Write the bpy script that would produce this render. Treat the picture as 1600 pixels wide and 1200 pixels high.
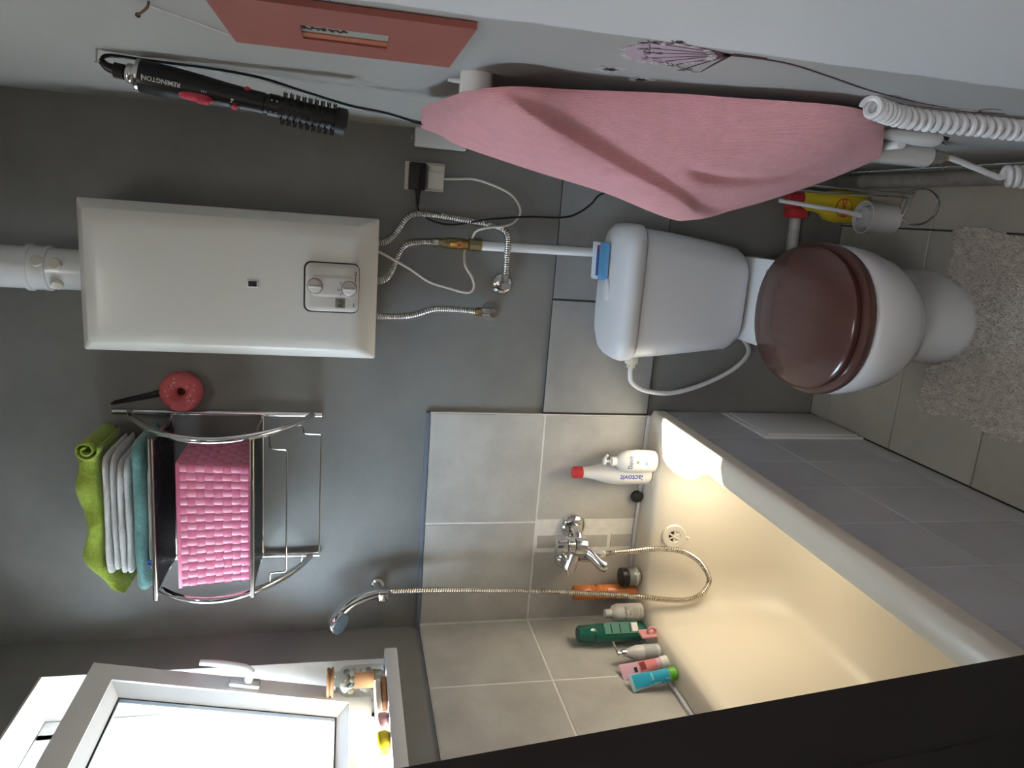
import bpy, math, random
from mathutils import Vector, Matrix
random.seed(7)
for o in list(bpy.data.objects): bpy.data.objects.remove(o)
SC = bpy.context.scene
COL = SC.collection
PI = math.pi
# ---------------------------------------------------------------- camera
cd = bpy.data.cameras.new('camera'); cam = bpy.data.objects.new('camera', cd); COL.objects.link(cam)
cd.sensor_fit = 'HORIZONTAL'; cd.sensor_width = 36.0; cd.lens = 1154.3/1600*36; cd.clip_start = .02
RR = Matrix(((0.97203579, 0.23346428, 0.02531524), (-0.22253487, 0.95019165, -0.21820644), (-0.07499774, 0.20647095, 0.97557423)))
BB = Matrix(((0, 0, -1), (-1, 0, 0), (0, 1, 0)))
R = BB @ RR
X = Vector(R[0]); Y = -Vector(R[1]); Z = -Vector(R[2])
cam.matrix_world = Matrix(((X.x, Y.x, Z.x, 1.2196), (X.y, Y.y, Z.y, -1.9949), (X.z, Y.z, Z.z, 1.424), (0, 0, 0, 1)))
SC.camera = cam
# ---------------------------------------------------------------- light and exposure
w = bpy.data.worlds.new('world'); SC.world = w; w.use_nodes = True
bg = w.node_tree.nodes['Background']; bg.inputs[0].default_value = (.64, .81, 1.0, 1); bg.inputs[1].default_value = 16.0
sd = bpy.data.lights.new('sun', 'SUN'); sd.energy = 42.0; sd.angle = math.radians(.6); sd.color = (1, .93, .82)
sun = bpy.data.objects.new('sun', sd); COL.objects.link(sun)
sun.rotation_euler = Vector((.875, .23, -1.555)).to_track_quat('-Z', 'Y').to_euler(); sun.location = (-2, -.5, 4)
ld = bpy.data.lights.new('hall_lamp', 'AREA'); ld.shape = 'DISK'; ld.size = .7; ld.energy = 11.0; ld.color = (1, .97, .94)  # unseen area light added as frontal fill through the doorway
hfill = bpy.data.objects.new('hall_lamp', ld); COL.objects.link(hfill); hfill.location = (.95, -2.95, 2.42)
ld2 = bpy.data.lights.new('ceiling_lamp', 'AREA'); ld2.shape = 'DISK'; ld2.size = .3; ld2.energy = 1.5; ld2.color = (1, .95, .88)  # overhead fill added to lift the room, no fixture behind it
cfill = bpy.data.objects.new('ceiling_lamp', ld2); COL.objects.link(cfill); cfill.location = (.85, -1.25, 2.47)
SC.view_settings.view_transform = 'Standard'; SC.view_settings.look = 'None'
SC.view_settings.exposure = 0.95; SC.view_settings.gamma = 1.0; SC.view_settings.use_curve_mapping = False
W = 1.417
# ---------------------------------------------------------------- materials
MATS = {}
def mat(name, col, rough=.5, metal=0., var=.0, vscale=6., bump=0., bscale=80., spec=.5, trans=0., alpha=1., coat=0., sheen=0., col2=None, detail=4., rnd=0., ior=1.45, sss=0., stretch=None):
    if name in MATS: return MATS[name]
    m = bpy.data.materials.new(name); m.use_nodes = True; nt = m.node_tree; N = nt.nodes; L = nt.links
    b = N['Principled BSDF']
    b.inputs['Base Color'].default_value = (*col, 1); b.inputs['Roughness'].default_value = rough; b.inputs['Metallic'].default_value = metal
    b.inputs['Specular IOR Level'].default_value = spec; b.inputs['Transmission Weight'].default_value = trans; b.inputs['Alpha'].default_value = alpha
    b.inputs['Coat Weight'].default_value = coat; b.inputs['Coat Roughness'].default_value = .08; b.inputs['IOR'].default_value = ior
    if sheen: b.inputs['Sheen Weight'].default_value = sheen; b.inputs['Sheen Roughness'].default_value = .4
    if sss:
        b.inputs['Subsurface Weight'].default_value = sss; b.inputs['Subsurface Radius'].default_value = (.01, .008, .006)
    tc = N.new('ShaderNodeTexCoord'); src = tc.outputs['Object']
    mp = N.new('ShaderNodeMapping'); L.new(src, mp.inputs[0])
    if stretch: mp.inputs['Scale'].default_value = stretch
    vec = mp.outputs[0]
    if rnd:
        oi = N.new('ShaderNodeObjectInfo'); ad = N.new('ShaderNodeVectorMath'); ad.operation = 'ADD'
        mu = N.new('ShaderNodeMath'); mu.operation = 'MULTIPLY'; mu.inputs[1].default_value = 40
        L.new(oi.outputs['Random'], mu.inputs[0]); L.new(vec, ad.inputs[0]); L.new(mu.outputs[0], ad.inputs[1]); vec = ad.outputs[0]
    if var or col2:
        n = N.new('ShaderNodeTexNoise'); n.inputs['Scale'].default_value = vscale; n.inputs['Detail'].default_value = detail; n.inputs['Roughness'].default_value = .6
        L.new(vec, n.inputs['Vector'])
        r = N.new('ShaderNodeValToRGB'); r.color_ramp.elements[0].position = .32; r.color_ramp.elements[1].position = .68
        a = [max(0, c*(1-var)) for c in col]; c2 = col2 or [min(1, c*(1+var)) for c in col]
        r.color_ramp.elements[0].color = (*a, 1); r.color_ramp.elements[1].color = (*c2, 1)
        L.new(n.outputs['Fac'], r.inputs[0]); out = r.outputs[0]
        if rnd:
            hs = N.new('ShaderNodeHueSaturation'); m2 = N.new('ShaderNodeMapRange'); m2.inputs[3].default_value = 1-rnd; m2.inputs[4].default_value = 1+rnd
            L.new(oi.outputs['Random'], m2.inputs[0]); L.new(m2.outputs[0], hs.inputs['Value']); L.new(out, hs.inputs['Color']); out = hs.outputs[0]
        L.new(out, b.inputs['Base Color'])
    if bump:
        n2 = N.new('ShaderNodeTexNoise'); n2.inputs['Scale'].default_value = bscale; n2.inputs['Detail'].default_value = 5; L.new(vec, n2.inputs['Vector'])
        bp = N.new('ShaderNodeBump'); bp.inputs['Strength'].default_value = bump; bp.inputs['Distance'].default_value = .004
        L.new(n2.outputs['Fac'], bp.inputs['Height']); L.new(bp.outputs[0], b.inputs['Normal'])
    MATS[name] = m
    return m
def uvwave(m, scale, strength, axis='X', dist=.002):
    nt = m.node_tree; N = nt.nodes; L = nt.links; b = N['Principled BSDF']
    uv = N.new('ShaderNodeUVMap'); wv = N.new('ShaderNodeTexWave'); wv.bands_direction = axis; wv.inputs['Scale'].default_value = scale; wv.inputs['Distortion'].default_value = 2.2
    wv.inputs['Detail'].default_value = 2; wv.inputs['Detail Scale'].default_value = 3
    L.new(uv.outputs[0], wv.inputs['Vector']); bp = N.new('ShaderNodeBump'); bp.inputs['Strength'].default_value = strength; bp.inputs['Distance'].default_value = dist
    L.new(wv.outputs['Fac'], bp.inputs['Height'])
    old = b.inputs['Normal'].links
    if old: L.new(old[0].from_socket, bp.inputs['Normal'])
    L.new(bp.outputs[0], b.inputs['Normal'])
paint = mat('grey_wall_paint', (.228, .222, .214), .42, var=.13, vscale=3.5, bump=.25, bscale=35, detail=6)
plaster = mat('white_plaster', (.62, .60, .56), .8, var=.06, vscale=9, bump=.2, bscale=60)
ceilm = mat('ceiling_white', (.55, .54, .52), .9, var=.03)
tilem = mat('grey_stone_tile', (.50, .48, .45), .38, var=.14, vscale=7, bump=.35, bscale=28, detail=9, rnd=.04)
tiled = mat('grey_stone_tile_painted_joint', (.30, .30, .30), .4, var=.12, vscale=7, bump=.35, bscale=28, detail=9, rnd=.03)
grout = mat('white_grout', (.80, .78, .74), .8, var=.08, vscale=40)
groutd = mat('dark_grout', (.05, .045, .04), .9)
ftile = mat('floor_tile', (.42, .40, .355), .28, var=.13, vscale=5, bump=.06, bscale=12, detail=8, rnd=.05)
atile = mat('apron_tile', (.62, .62, .63), .12, var=.08, vscale=4, detail=7, rnd=.03, stretch=(1, 1, .3))
enamel = mat('cream_enamel', (.76, .685, .565), .33)
ceramic = mat('white_ceramic', (.74, .74, .75), .12, coat=.4)
plastic_w = mat('white_plastic', (.74, .74, .76), .3)
plastic_i = mat('ivory_plastic', (.68, .64, .56), .4)
heaterm = mat('heater_white_enamel', (.76, .73, .68), .25)
pvc = mat('white_pvc', (.80, .80, .80), .25, coat=.3)
chrome = mat('chrome', (.78, .78, .78), .12, metal=1)
steel = mat('corrugated_steel', (.62, .61, .59), .25, metal=1)
hosem = mat('shower_hose_steel', (.66, .60, .50), .25, metal=1)
brass = mat('brass', (.70, .48, .14), .3, metal=1)
brassd = mat('aged_brass', (.34, .27, .14), .4, metal=1)
black = mat('black_plastic', (.012, .012, .013), .35)
blackm = mat('black_rubber', (.02, .02, .02), .6)
blackp = mat('black_print', (.02, .02, .022), .7)
red = mat('red_plastic', (.62, .05, .06), .35)
sred = mat('styler_red', (.52, .035, .07), .35)
terr = mat('terracotta_red_lacquer', (.31, .085, .065), .5, var=.05, vscale=20)
wood = mat('mahogany_lid', (.088, .038, .031), .22, var=.07, vscale=5, stretch=(14, 2, 4), coat=.4)
woodl = mat('light_wood', (.36, .19, .09), .6, var=.25, vscale=10, stretch=(1, 8, 8))
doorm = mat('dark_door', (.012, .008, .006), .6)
glassd = mat('dark_shelf_mesh', (.035, .033, .033), .35)
pinkb = mat('pink_woven_plastic', (.72, .19, .31), .35, coat=.2)
matb = mat('bath_mat_pile', (.62, .58, .53), .95, var=.2, vscale=60)
pinkt = mat('pink_towel_cotton', (.84, .385, .425), .95, var=.05, vscale=40, bump=.35, bscale=420, sheen=.3)
uvwave(pinkt, 34, .6, 'Y', .0026)
green = mat('green_terry', (.36, .46, .06), .95, var=.12, vscale=70, bump=1., bscale=170, sheen=.3)
whitet = mat('white_terry', (.74, .71, .70), .95, var=.05, vscale=70, bump=1., bscale=170, sheen=.3)
teal = mat('teal_terry', (.17, .35, .33), .95, var=.12, vscale=70, bump=1., bscale=170, sheen=.3)
bluep = mat('blue_print', (.05, .10, .42), .6)
def glass(name, col, rough=.02, f=.12):
    m = bpy.data.materials.new(name); m.use_nodes = True; N = m.node_tree.nodes; L = m.node_tree.links; N.clear()
    o = N.new('ShaderNodeOutputMaterial'); mx = N.new('ShaderNodeMixShader'); t = N.new('ShaderNodeBsdfTransparent'); g = N.new('ShaderNodeBsdfGlossy')
    t.inputs[0].default_value = (*col, 1); g.inputs['Roughness'].default_value = rough; mx.inputs[0].default_value = f
    L.new(t.outputs[0], mx.inputs[1]); L.new(g.outputs[0], mx.inputs[2]); L.new(mx.outputs[0], o.inputs[0]); MATS[name] = m
    return m
pane = glass('window_glass', (.95, .97, .97), .01, .07)
jarglass = glass('jar_glass', (.86, .88, .86), .02, .12)
# right wall: grey emulsion in the back, bare white coat nearer the door, the brush line between them uneven
def right_wall_mat():
    m = bpy.data.materials.new('right_wall_paint'); m.use_nodes = True; N = m.node_tree.nodes; L = m.node_tree.links; b = N['Principled BSDF']
    b.inputs['Roughness'].default_value = .5
    tc = N.new('ShaderNodeTexCoord'); sp = N.new('ShaderNodeSeparateXYZ'); L.new(tc.outputs['Object'], sp.inputs[0])
    n = N.new('ShaderNodeTexNoise'); n.inputs['Scale'].default_value = 14; n.inputs['Detail'].default_value = 8; L.new(tc.outputs['Object'], n.inputs['Vector'])
    ml = N.new('ShaderNodeMath'); ml.operation = 'MULTIPLY_ADD'; ml.inputs[1].default_value = .018; L.new(n.outputs['Fac'], ml.inputs[0]); L.new(sp.outputs['Y'], ml.inputs[2])
    mr = N.new('ShaderNodeMapRange'); mr.inputs[1].default_value = -1.166; mr.inputs[2].default_value = -1.160; L.new(ml.outputs[0], mr.inputs[0])
    n2 = N.new('ShaderNodeTexNoise'); n2.inputs['Scale'].default_value = 3; n2.inputs['Detail'].default_value = 6; L.new(tc.outputs['Object'], n2.inputs['Vector'])
    r = N.new('ShaderNodeValToRGB'); r.color_ramp.elements[0].color = (.36, .355, .345, 1); r.color_ramp.elements[1].color = (.43, .425, .41, 1); L.new(n2.outputs['Fac'], r.inputs[0])
    mx = N.new('ShaderNodeMixRGB'); mx.inputs[1].default_value = (.70, .70, .71, 1); L.new(mr.outputs[0], mx.inputs[0]); L.new(r.outputs[0], mx.inputs[2])
    L.new(mx.outputs[0], b.inputs['Base Color'])
    n3 = N.new('ShaderNodeTexNoise'); n3.inputs['Scale'].default_value = 22; L.new(tc.outputs['Object'], n3.inputs['Vector'])
    bp = N.new('ShaderNodeBump'); bp.inputs['Strength'].default_value = .2; bp.inputs['Distance'].default_value = .004; L.new(n3.outputs['Fac'], bp.inputs['Height']); L.new(bp.outputs[0], b.inputs['Normal'])
    return m
rwall = right_wall_mat()
# ---------------------------------------------------------------- mesh helpers
class M:
    def __init__(s): s.v = []; s.f = []; s.uv = None
    def add(s, vs, fs):
        n = len(s.v); s.v += [tuple(v) for v in vs]; s.f += [tuple(i+n for i in f) for f in fs]; return s
    def box(s, x0, x1, y0, y1, z0, z1):
        return s.add([(x0, y0, z0), (x1, y0, z0), (x1, y1, z0), (x0, y1, z0), (x0, y0, z1), (x1, y0, z1), (x1, y1, z1), (x0, y1, z1)],
                     [(3, 2, 1, 0), (4, 5, 6, 7), (0, 1, 5, 4), (1, 2, 6, 5), (2, 3, 7, 6), (3, 0, 4, 7)])
    def loft(s, rings, cap0=True, cap1=True, closed=True):
        n = len(s.v); k = len(rings[0])
        for r in rings: s.v += [tuple(p) for p in r]
        for i in range(len(rings)-1):
            for j in range(k if closed else k-1):
                a = n+i*k+j; b = n+i*k+(j+1) % k; s.f.append((a, b, b+k, a+k))
        if cap0: s.f.append(tuple(n+j for j in reversed(range(k))))
        if cap1: s.f.append(tuple(n+(len(rings)-1)*k+j for j in range(k)))
        return s
    def rbox(s, x0, x1, y0, y1, z0, z1, r=.01, b=.004, seg=4):
        rs = []
        for (z, i) in ((z0, b), (z0+b*.3, b*.3), (z0+b, 0), (z1-b, 0), (z1-b*.3, b*.3), (z1, b)):
            rs.append([(x, y, z) for x, y in rrect(x0+i, x1-i, y0+i, y1-i, max(r-i, .0005), seg)])
        return s.loft(rs)
    def tube(s, path, r, n=10, caps=True):
        path = [Vector(p) for p in path]; rings = []; up = None
        for i, p in enumerate(path):
            t = (path[min(i+1, len(path)-1)]-path[max(i-1, 0)]).normalized()
            if up is None:
                up = Vector((0, 0, 1)) if abs(t.z) < .9 else Vector((1, 0, 0))
            a = (up-t*up.dot(t)).normalized(); up = a; b = t.cross(a)
            rr = r(i/(len(path)-1)) if callable(r) else (r[i] if isinstance(r, (list, tuple)) else r)
            rings.append([p+a*rr*math.cos(2*PI*j/n)+b*rr*math.sin(2*PI*j/n) for j in range(n)])
        return s.loft(rings, caps, caps)
    def lathe(s, o, ax, prof, n=24, caps=True):
        o = Vector(o); ax = Vector(ax).normalized(); a = (Vector((0, 0, 1)) if abs(ax.z) < .9 else Vector((1, 0, 0))); a = (a-ax*a.dot(ax)).normalized(); b = ax.cross(a)
        return s.loft([[o+ax*h+a*r*math.cos(2*PI*j/n)+b*r*math.sin(2*PI*j/n) for j in range(n)] for r, h in prof], caps, caps)
    def grid(s, fn, nu, nv, uv=False):
        n = len(s.v); L = []
        for i in range(nu+1):
            for j in range(nv+1): s.v.append(tuple(fn(i/nu, j/nv))); L.append((i/nu, j/nv))
        for i in range(nu):
            for j in range(nv):
                a = n+i*(nv+1)+j; s.f.append((a, a+nv+1, a+nv+2, a+1))
        if uv: s.uv = (s.uv or [])+L
        return s
    def xf(s, fn): s.v = [tuple(fn(Vector(v))) for v in s.v]; return s
    def mesh(s, name, smooth=True, off=(0, 0, 0), ang=40):
        me = bpy.data.meshes.new(name); o = Vector(off)
        me.from_pydata([tuple(Vector(v)-o) for v in s.v], [], s.f); me.validate()
        import bmesh
        bm = bmesh.new(); bm.from_mesh(me); bmesh.ops.recalc_face_normals(bm, faces=bm.faces); bm.to_mesh(me); bm.free()
        if s.uv:
            ul = me.uv_layers.new(name='UVMap')
            for lp in me.loops: ul.data[lp.index].uv = s.uv[lp.vertex_index]
        if smooth:
            me.polygons.foreach_set('use_smooth', [True]*len(me.polygons)); me.set_sharp_from_angle(angle=math.radians(ang))
        return me
def rrect(x0, x1, y0, y1, r, seg=4):
    out = []
    for cx, cy, a0 in ((x1-r, y1-r, 0), (x0+r, y1-r, PI/2), (x0+r, y0+r, PI), (x1-r, y0+r, 3*PI/2)):
        for k in range(seg+1):
            a = a0+PI/2*k/seg; out.append((cx+r*math.cos(a), cy+r*math.sin(a)))
    return out
def supere(cx, cy, a, b, n=2.4, k=40, flat=None):
    out = []
    for j in range(k):
        t = 2*PI*j/k; c, q = math.cos(t), math.sin(t)
        out.append((cx+a*math.copysign(abs(c)**(2/n), c), cy+b*math.copysign(abs(q)**(2/n), q)))
    return out
def cat(pts, k=8):
    P = [Vector(p) for p in pts]; P = [P[0]*2-P[1]]+P+[P[-1]*2-P[-2]]; out = []
    for i in range(1, len(P)-2):
        for j in range(k):
            t = j/k; a, b, c, d = P[i-1], P[i], P[i+1], P[i+2]
            out.append(.5*((2*b)+(c-a)*t+(2*a-5*b+4*c-d)*t*t+(3*b-a-3*c+d)*t**3))
    out.append(P[-2]); return out
def resample(path, step):
    L = [0]
    for i in range(1, len(path)): L.append(L[-1]+(path[i]-path[i-1]).length)
    n = max(2, int(L[-1]/step)); out = []; j = 0
    for i in range(n+1):
        d = L[-1]*i/n
        while j < len(L)-2 and L[j+1] < d: j += 1
        out.append(path[j].lerp(path[j+1], (d-L[j])/max(1e-9, L[j+1]-L[j])))
    return out
def corrugated(path, r, pitch, dr, n=10):
    pts = resample(cat(path), pitch/4)
    prof = (1, .4, -1, .4)
    return M().tube(pts, [r+dr*prof[i % 4] for i in range(len(pts))], n)
def coil(path, Rc, pitch, r, n=7, per=14):
    base = cat(path, 12); base = resample(base, .001); out = []; up = Vector((0, 1, 0)); d = 0
    tot = sum((base[i]-base[i-1]).length for i in range(1, len(base))); turns = tot/pitch; cnt = int(turns*per)
    for i in range(cnt+1):
        f = i/cnt*(len(base)-1); k = min(int(f), len(base)-2); p = base[k].lerp(base[k+1], f-k)
        t = (base[min(k+2, len(base)-1)]-base[max(k-1, 0)]).normalized(); a = (up-t*up.dot(t)).normalized(); b = t.cross(a); an = 2*PI*turns*i/cnt
        out.append(p+a*Rc*math.cos(an)+b*Rc*math.sin(an))
    return M().tube(out, r, n)
# ---------------------------------------------------------------- object helpers
def origin(o):
    p = Vector((0, 0, 0))
    while o is not None: p += Vector(o.location); o = o.parent
    return p
def ob(name, mb, m, parent=None, smooth=True, label=None, ang=40, cat_=None, group=None, kind=None):
    if parent is None:
        xs = [v[0] for v in mb.v]; ys = [v[1] for v in mb.v]; zs = [v[2] for v in mb.v]
        off = Vector(((min(xs)+max(xs))/2, (min(ys)+max(ys))/2, min(zs)))
        if kind == 'structure': off = Vector((0, 0, 0))
    else: off = origin(parent)
    me = mb.mesh(name, smooth, off, ang); me.materials.append(m)
    o = bpy.data.objects.new(name, me); COL.objects.link(o)
    if parent is None: o.location = off
    else: o.parent = parent
    if label: o['label'] = label
    if cat_: o['category'] = cat_
    if group: o['group'] = group
    if kind: o['kind'] = kind
    return o
def thing(name, label, cat_, loc, group=None, kind=None):
    o = bpy.data.objects.new(name, None); COL.objects.link(o); o.location = loc; o.empty_display_size = .05
    o['label'] = label; o['category'] = cat_
    if group: o['group'] = group
    if kind: o['kind'] = kind
    return o
def text_mesh(txt, size, bold=0.):
    cu = bpy.data.curves.new('t', 'FONT'); cu.body = txt; cu.size = size; cu.align_x = 'CENTER'; cu.align_y = 'CENTER'; cu.extrude = .0002; cu.offset = bold; cu.resolution_u = 3
    t = bpy.data.objects.new('t', cu); me = bpy.data.meshes.new_from_object(t)
    b = M(); b.v = [tuple(v.co) for v in me.vertices]; b.f = [tuple(p.vertices) for p in me.polygons]
    bpy.data.objects.remove(t); bpy.data.curves.remove(cu); bpy.data.meshes.remove(me); return b
def lettering(txt, size, o, right, up, m, parent, name='lettering', bold=0., bend=0.):
    b = text_mesh(txt, size, bold); o = Vector(o); r = Vector(right).normalized(); u = Vector(up).normalized(); n = r.cross(u)
    if bend:   # wrap around a cylinder of radius bend whose axis lies along the vertical of the world
        def fn(v):
            p = r*v.x+u*v.y; hz = p.z; h = (p-Vector((0, 0, hz))); nn = Vector((n.x, n.y, 0)).normalized(); tang = Vector((-nn.y, nn.x, 0)); s = h.dot(tang); a = s/bend
            return o+Vector((0, 0, hz))+tang*(bend*math.sin(a))-nn*(bend*(1-math.cos(a)))+nn*(v.z+.0004)
        b.xf(fn)
    else: b.xf(lambda v: o+r*v.x+u*v.y+n*(v.z+.0003))
    return ob(name, b, m, parent, smooth=False)
TM = {}
def piece(name, parent, o, ax_u, ax_v, w_, h_, d, m, bev=.0012):
    """one tile: origin corner o, spans w_ along ax_u and h_ along ax_v, thickness d along u x v"""
    key = (round(w_, 4), round(h_, 4), d, m.name)
    if key not in TM:
        b = bev
        vs = [(0, 0, 0), (w_, 0, 0), (w_, h_, 0), (0, h_, 0), (0, 0, d-b), (w_, 0, d-b), (w_, h_, d-b), (0, h_, d-b), (b, b, d), (w_-b, b, d), (w_-b, h_-b, d), (b, h_-b, d)]
        fs = [(3, 2, 1, 0)]+[(i, (i+1) % 4, (i+1) % 4+4, i+4) for i in range(4)]+[(i+4, (i+1) % 4+4, (i+1) % 4+8, i+8) for i in range(4)]+[(8, 9, 10, 11)]
        me = M().add(vs, fs).mesh(name, False); me.materials.append(m); TM[key] = me
    t = bpy.data.objects.new(name, TM[key]); COL.objects.link(t); t.parent = parent
    u = Vector(ax_u); v = Vector(ax_v); n = u.cross(v); o = Vector(o)-origin(parent)
    t.matrix_local = Matrix(((u.x, v.x, n.x, o.x), (u.y, v.y, n.y, o.y), (u.z, v.z, n.z, o.z), (0, 0, 0, 1)))
    return t
UX, UY, UZ = Vector((1, 0, 0)), Vector((0, 1, 0)), Vector((0, 0, 1))
# ================================================================ SETTING
HC = 2.5; YF = -2.08
back = ob('wall_back', M().box(-.2, W+.1, 0, .15, 0, HC), paint, kind='structure', smooth=False)
T = .333; ZT = 1.195; Z2 = .862; ZB = .548; G = .0055; D = .011
ob('grout_bed', M().box(0, .668, -.0098, 0, ZB-.01, ZT-.002), grout, back, smooth=False)
ob('grout_bed', M().box(.668, W, -.0085, 0, ZB, Z2+.008), groutd, back, smooth=False)
ob('tile_edge_seal', M().rbox(.0, .668, -.013, 0, ZT-.001, ZT+.011, .003, .002), mat('blue_grey_sealant', (.15, .17, .21), .5), back)
def bt(x0, x1, z0, z1, m=tilem): piece('tile', back, (x0+G/2, 0, z0+G/2), UX, UZ, x1-x0-G, z1-z0-G, D, m)
bt(.011, T, Z2, ZT); bt(T, .668, Z2, ZT); bt(T+.006, .668, ZB, Z2); bt(.011, .238, ZB, Z2)
bt(.246, .292, ZB+.002, ZB+.075); bt(.246, .292, ZB+.08, ZB+.18); bt(.246, .292, ZB+.185, Z2-.006)
for x0, x1 in ((.672, 1.0), (1.0, 1.333), (1.333, W)): bt(x0, x1, ZB, Z2+.01, tiled)
left = ob('wall_left', M().box(-.2, 0, YF-.1, 0, 0, 1.29).box(-.2, 0, YF-.1, 0, 2.16, HC).box(-.2, 0, -.155, 0, 1.29, 2.16).box(-.2, 0, YF-.1, -.77, 1.29, 2.16), paint, kind='structure', smooth=False)
ob('grout_bed', M().box(0, .0098, -1.6, -.0115, ZB-.01, ZT-.002), grout, left, smooth=False)
for k in range(5):
    y1 = -.0125-.0 if k == 0 else -.314-T*(k-1); y0 = -.314-T*k
    for z0, z1 in ((ZB, Z2), (Z2, ZT)): piece('tile', left, (0, y1-G/2, z0+G/2), -UY, UZ, y1-y0-G, z1-z0-G, D, tilem) if False else piece('tile', left, (0, y0+G/2, z0+G/2), UY, UZ, y1-y0-G, z1-z0-G, D, tilem)
# plastered reveal lining of the window opening
ob('reveal_lining', M().box(-.13, -.001, -.1552, -.150, 1.30, 2.16).box(-.13, -.001, -.77, -.765, 1.30, 2.16).box(-.13, -.001, -.77, -.155, 2.155, 2.1602), plaster, left, smooth=False)
right = ob('wall_right', M().box(W, W+.12, YF-.1, .15, 0, HC), rwall, kind='structure', smooth=False)
front = ob('wall_front', M().box(-.2, .60, YF-.12, YF, 0, HC).box(1.37, W+.12, YF-.12, YF, 0, HC).box(.60, 1.37, YF-.12, YF, 2.02, HC), paint, kind='structure', smooth=False)
floor = ob('floor', M().box(-.2, W+.12, YF-1.6, .15, -.1, -.004), groutd, kind='structure', smooth=False)
xs = [.682, .982, 1.262, W]; ys = [0, -.083, -.357, -.634, -.911, -1.188, -1.465, -1.742, YF]
for i in range(3):
    for j in range(8):
        piece('tile', floor, (xs[i]+.002, ys[j+1]+.002, -.004), UX, UY, xs[i+1]-xs[i]-.004, ys[j]-ys[j+1]-.004, .0045, ftile, .0015)
ceil = ob('ceiling', M().box(-.2, W+.12, YF-1.6, .15, HC, HC+.1), ceilm, kind='structure', smooth=False)
ob('wall_hall', M().box(-.2, W+.12, YF-1.6, YF-1.5, 0, HC).box(-.3, -.2, YF-1.6, YF-.12, 0, HC).box(W+.12, W+.22, YF-1.6, YF-.1, 0, HC), plaster, kind='structure', smooth=False)
ob('ground', M().box(-30, -.4, -30, 30, -3.2, -3.0), mat('outside_paving', (.22, .21, .19), .9), kind='structure', smooth=False)  # unseen ground added to cut daylight coming from below the horizon
ob('house_facade', M().box(-7.3, -7, -12, 12, -3, 3.6), mat('pale_render', (.62, .58, .52), .9, var=.05, vscale=1), kind='structure', smooth=False)  # facade added to block low sky and keep the upper walls darker
# ---- window
th = math.radians(10.8); SB = Vector((-.102, 0, 1.346))
def sx(v): return Vector((SB.x+v.z*math.sin(th)+v.x*math.cos(th), v.y, SB.z+v.z*math.cos(th)-v.x*math.sin(th)))
win = bpy.data.objects.new('window_1', None); COL.objects.link(win); win.location = (-.1, -.46, 1.3); win['kind'] = 'structure'
ob('window_frame', M().rbox(-.195, -.13, -.228, -.156, 1.305, 2.155, .003, .003).rbox(-.195, -.13, -.765, -.72, 1.305, 2.155, .003, .003).rbox(-.195, -.13, -.72, -.205, 1.305, 1.345, .003, .003).rbox(-.195, -.13, -.72, -.205, 2.105, 2.155, .003, .003), pvc, win)
Y0, Y1, HH = -.725, -.2, .692
sash = M()
def mitre(outer, inner, a0, a1):
    (oy0, oy1, oz0, oz1), (iy0, iy1, iz0, iz1) = outer, inner
    o4 = [(oy0, oz0), (oy1, oz0), (oy1, oz1), (oy0, oz1)]; i4 = [(iy0, iz0), (iy1, iz0), (iy1, iz1), (iy0, iz1)]; b = M()
    for k in range(4):
        q = (k+1) % 4; vs = []
        for a in (a0, a1): vs += [(a, *o4[k]), (a, *o4[q]), (a, *i4[q]), (a, *i4[k])]
        b.add(vs, [(0, 1, 2, 3), (7, 6, 5, 4), (0, 4, 5, 1), (1, 5, 6, 2), (2, 6, 7, 3), (3, 7, 4, 0)])
    return b
so = ob('sash', mitre((Y0, Y1, 0, HH), (Y0+.058, Y1-.058, .058, HH-.058), -.03, .035).xf(sx), pvc, win, smooth=False, label='white sash tilted inwards at the top')
def bead(a_o, a_i):
    o = (Y0+.058, Y1-.058, .058, HH-.058); i = (Y0+.085, Y1-.085, .085, HH-.085); b = M()
    o4 = [(o[0], o[2]), (o[1], o[2]), (o[1], o[3]), (o[0], o[3])]; i4 = [(i[0], i[2]), (i[1], i[2]), (i[1], i[3]), (i[0], i[3])]
    for k in range(4):
        q = (k+1) % 4
        b.add([(a_o, *o4[k]), (a_o, *o4[q]), (a_i, *i4[q]), (a_i, *i4[k]), (-.028, *o4[k]), (-.028, *o4[q]), (-.028, *i4[q]), (-.028, *i4[k])], [(0, 1, 2, 3), (4, 5, 1, 0), (7, 6, 5, 4), (3, 2, 6, 7), (0, 3, 7, 4), (1, 5, 6, 2)])
    return b.xf(sx)
ob('glazing_bead', bead(.030, .006), pvc, so, smooth=False)
ob('gasket', mitre((Y0+.084, Y1-.084, .084, HH-.084), (Y0+.089, Y1-.089, .089, HH-.089), -.004, .0065).xf(sx), blackm, so, smooth=False)
ob('pane', M().box(-.002, .003, Y0+.086, Y1-.086, .086, HH-.086).xf(sx), pane, so, smooth=False)
hd = M().rbox(.035, .045, -.247, -.215, .29, .365, .012, .003)
hd.lathe((.045, -.231, .32), (1, 0, 0), [(.011, 0), (.010, .035)], 14)
hp = cat([(.075, -.231, .318), (.083, -.229, .335), (.085, -.226, .37), (.083, -.222, .41), (.078, -.218, .445)])
hd.tube(hp, lambda t: .011-.003*t, 10)
ob('handle', hd.xf(sx), pvc, so)
ob('hinge_stay', M().box(-.03, -.022, -.235, -.22, .50, .66).box(-.06, -.03, -.24, -.215, .60, .625).xf(sx), steel, win, smooth=False)
ob('trim_1', M().rbox(-.13, .034, -.80, -.157, 1.270, 1.305, .004, .004), plastic_w, kind='structure')
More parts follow.
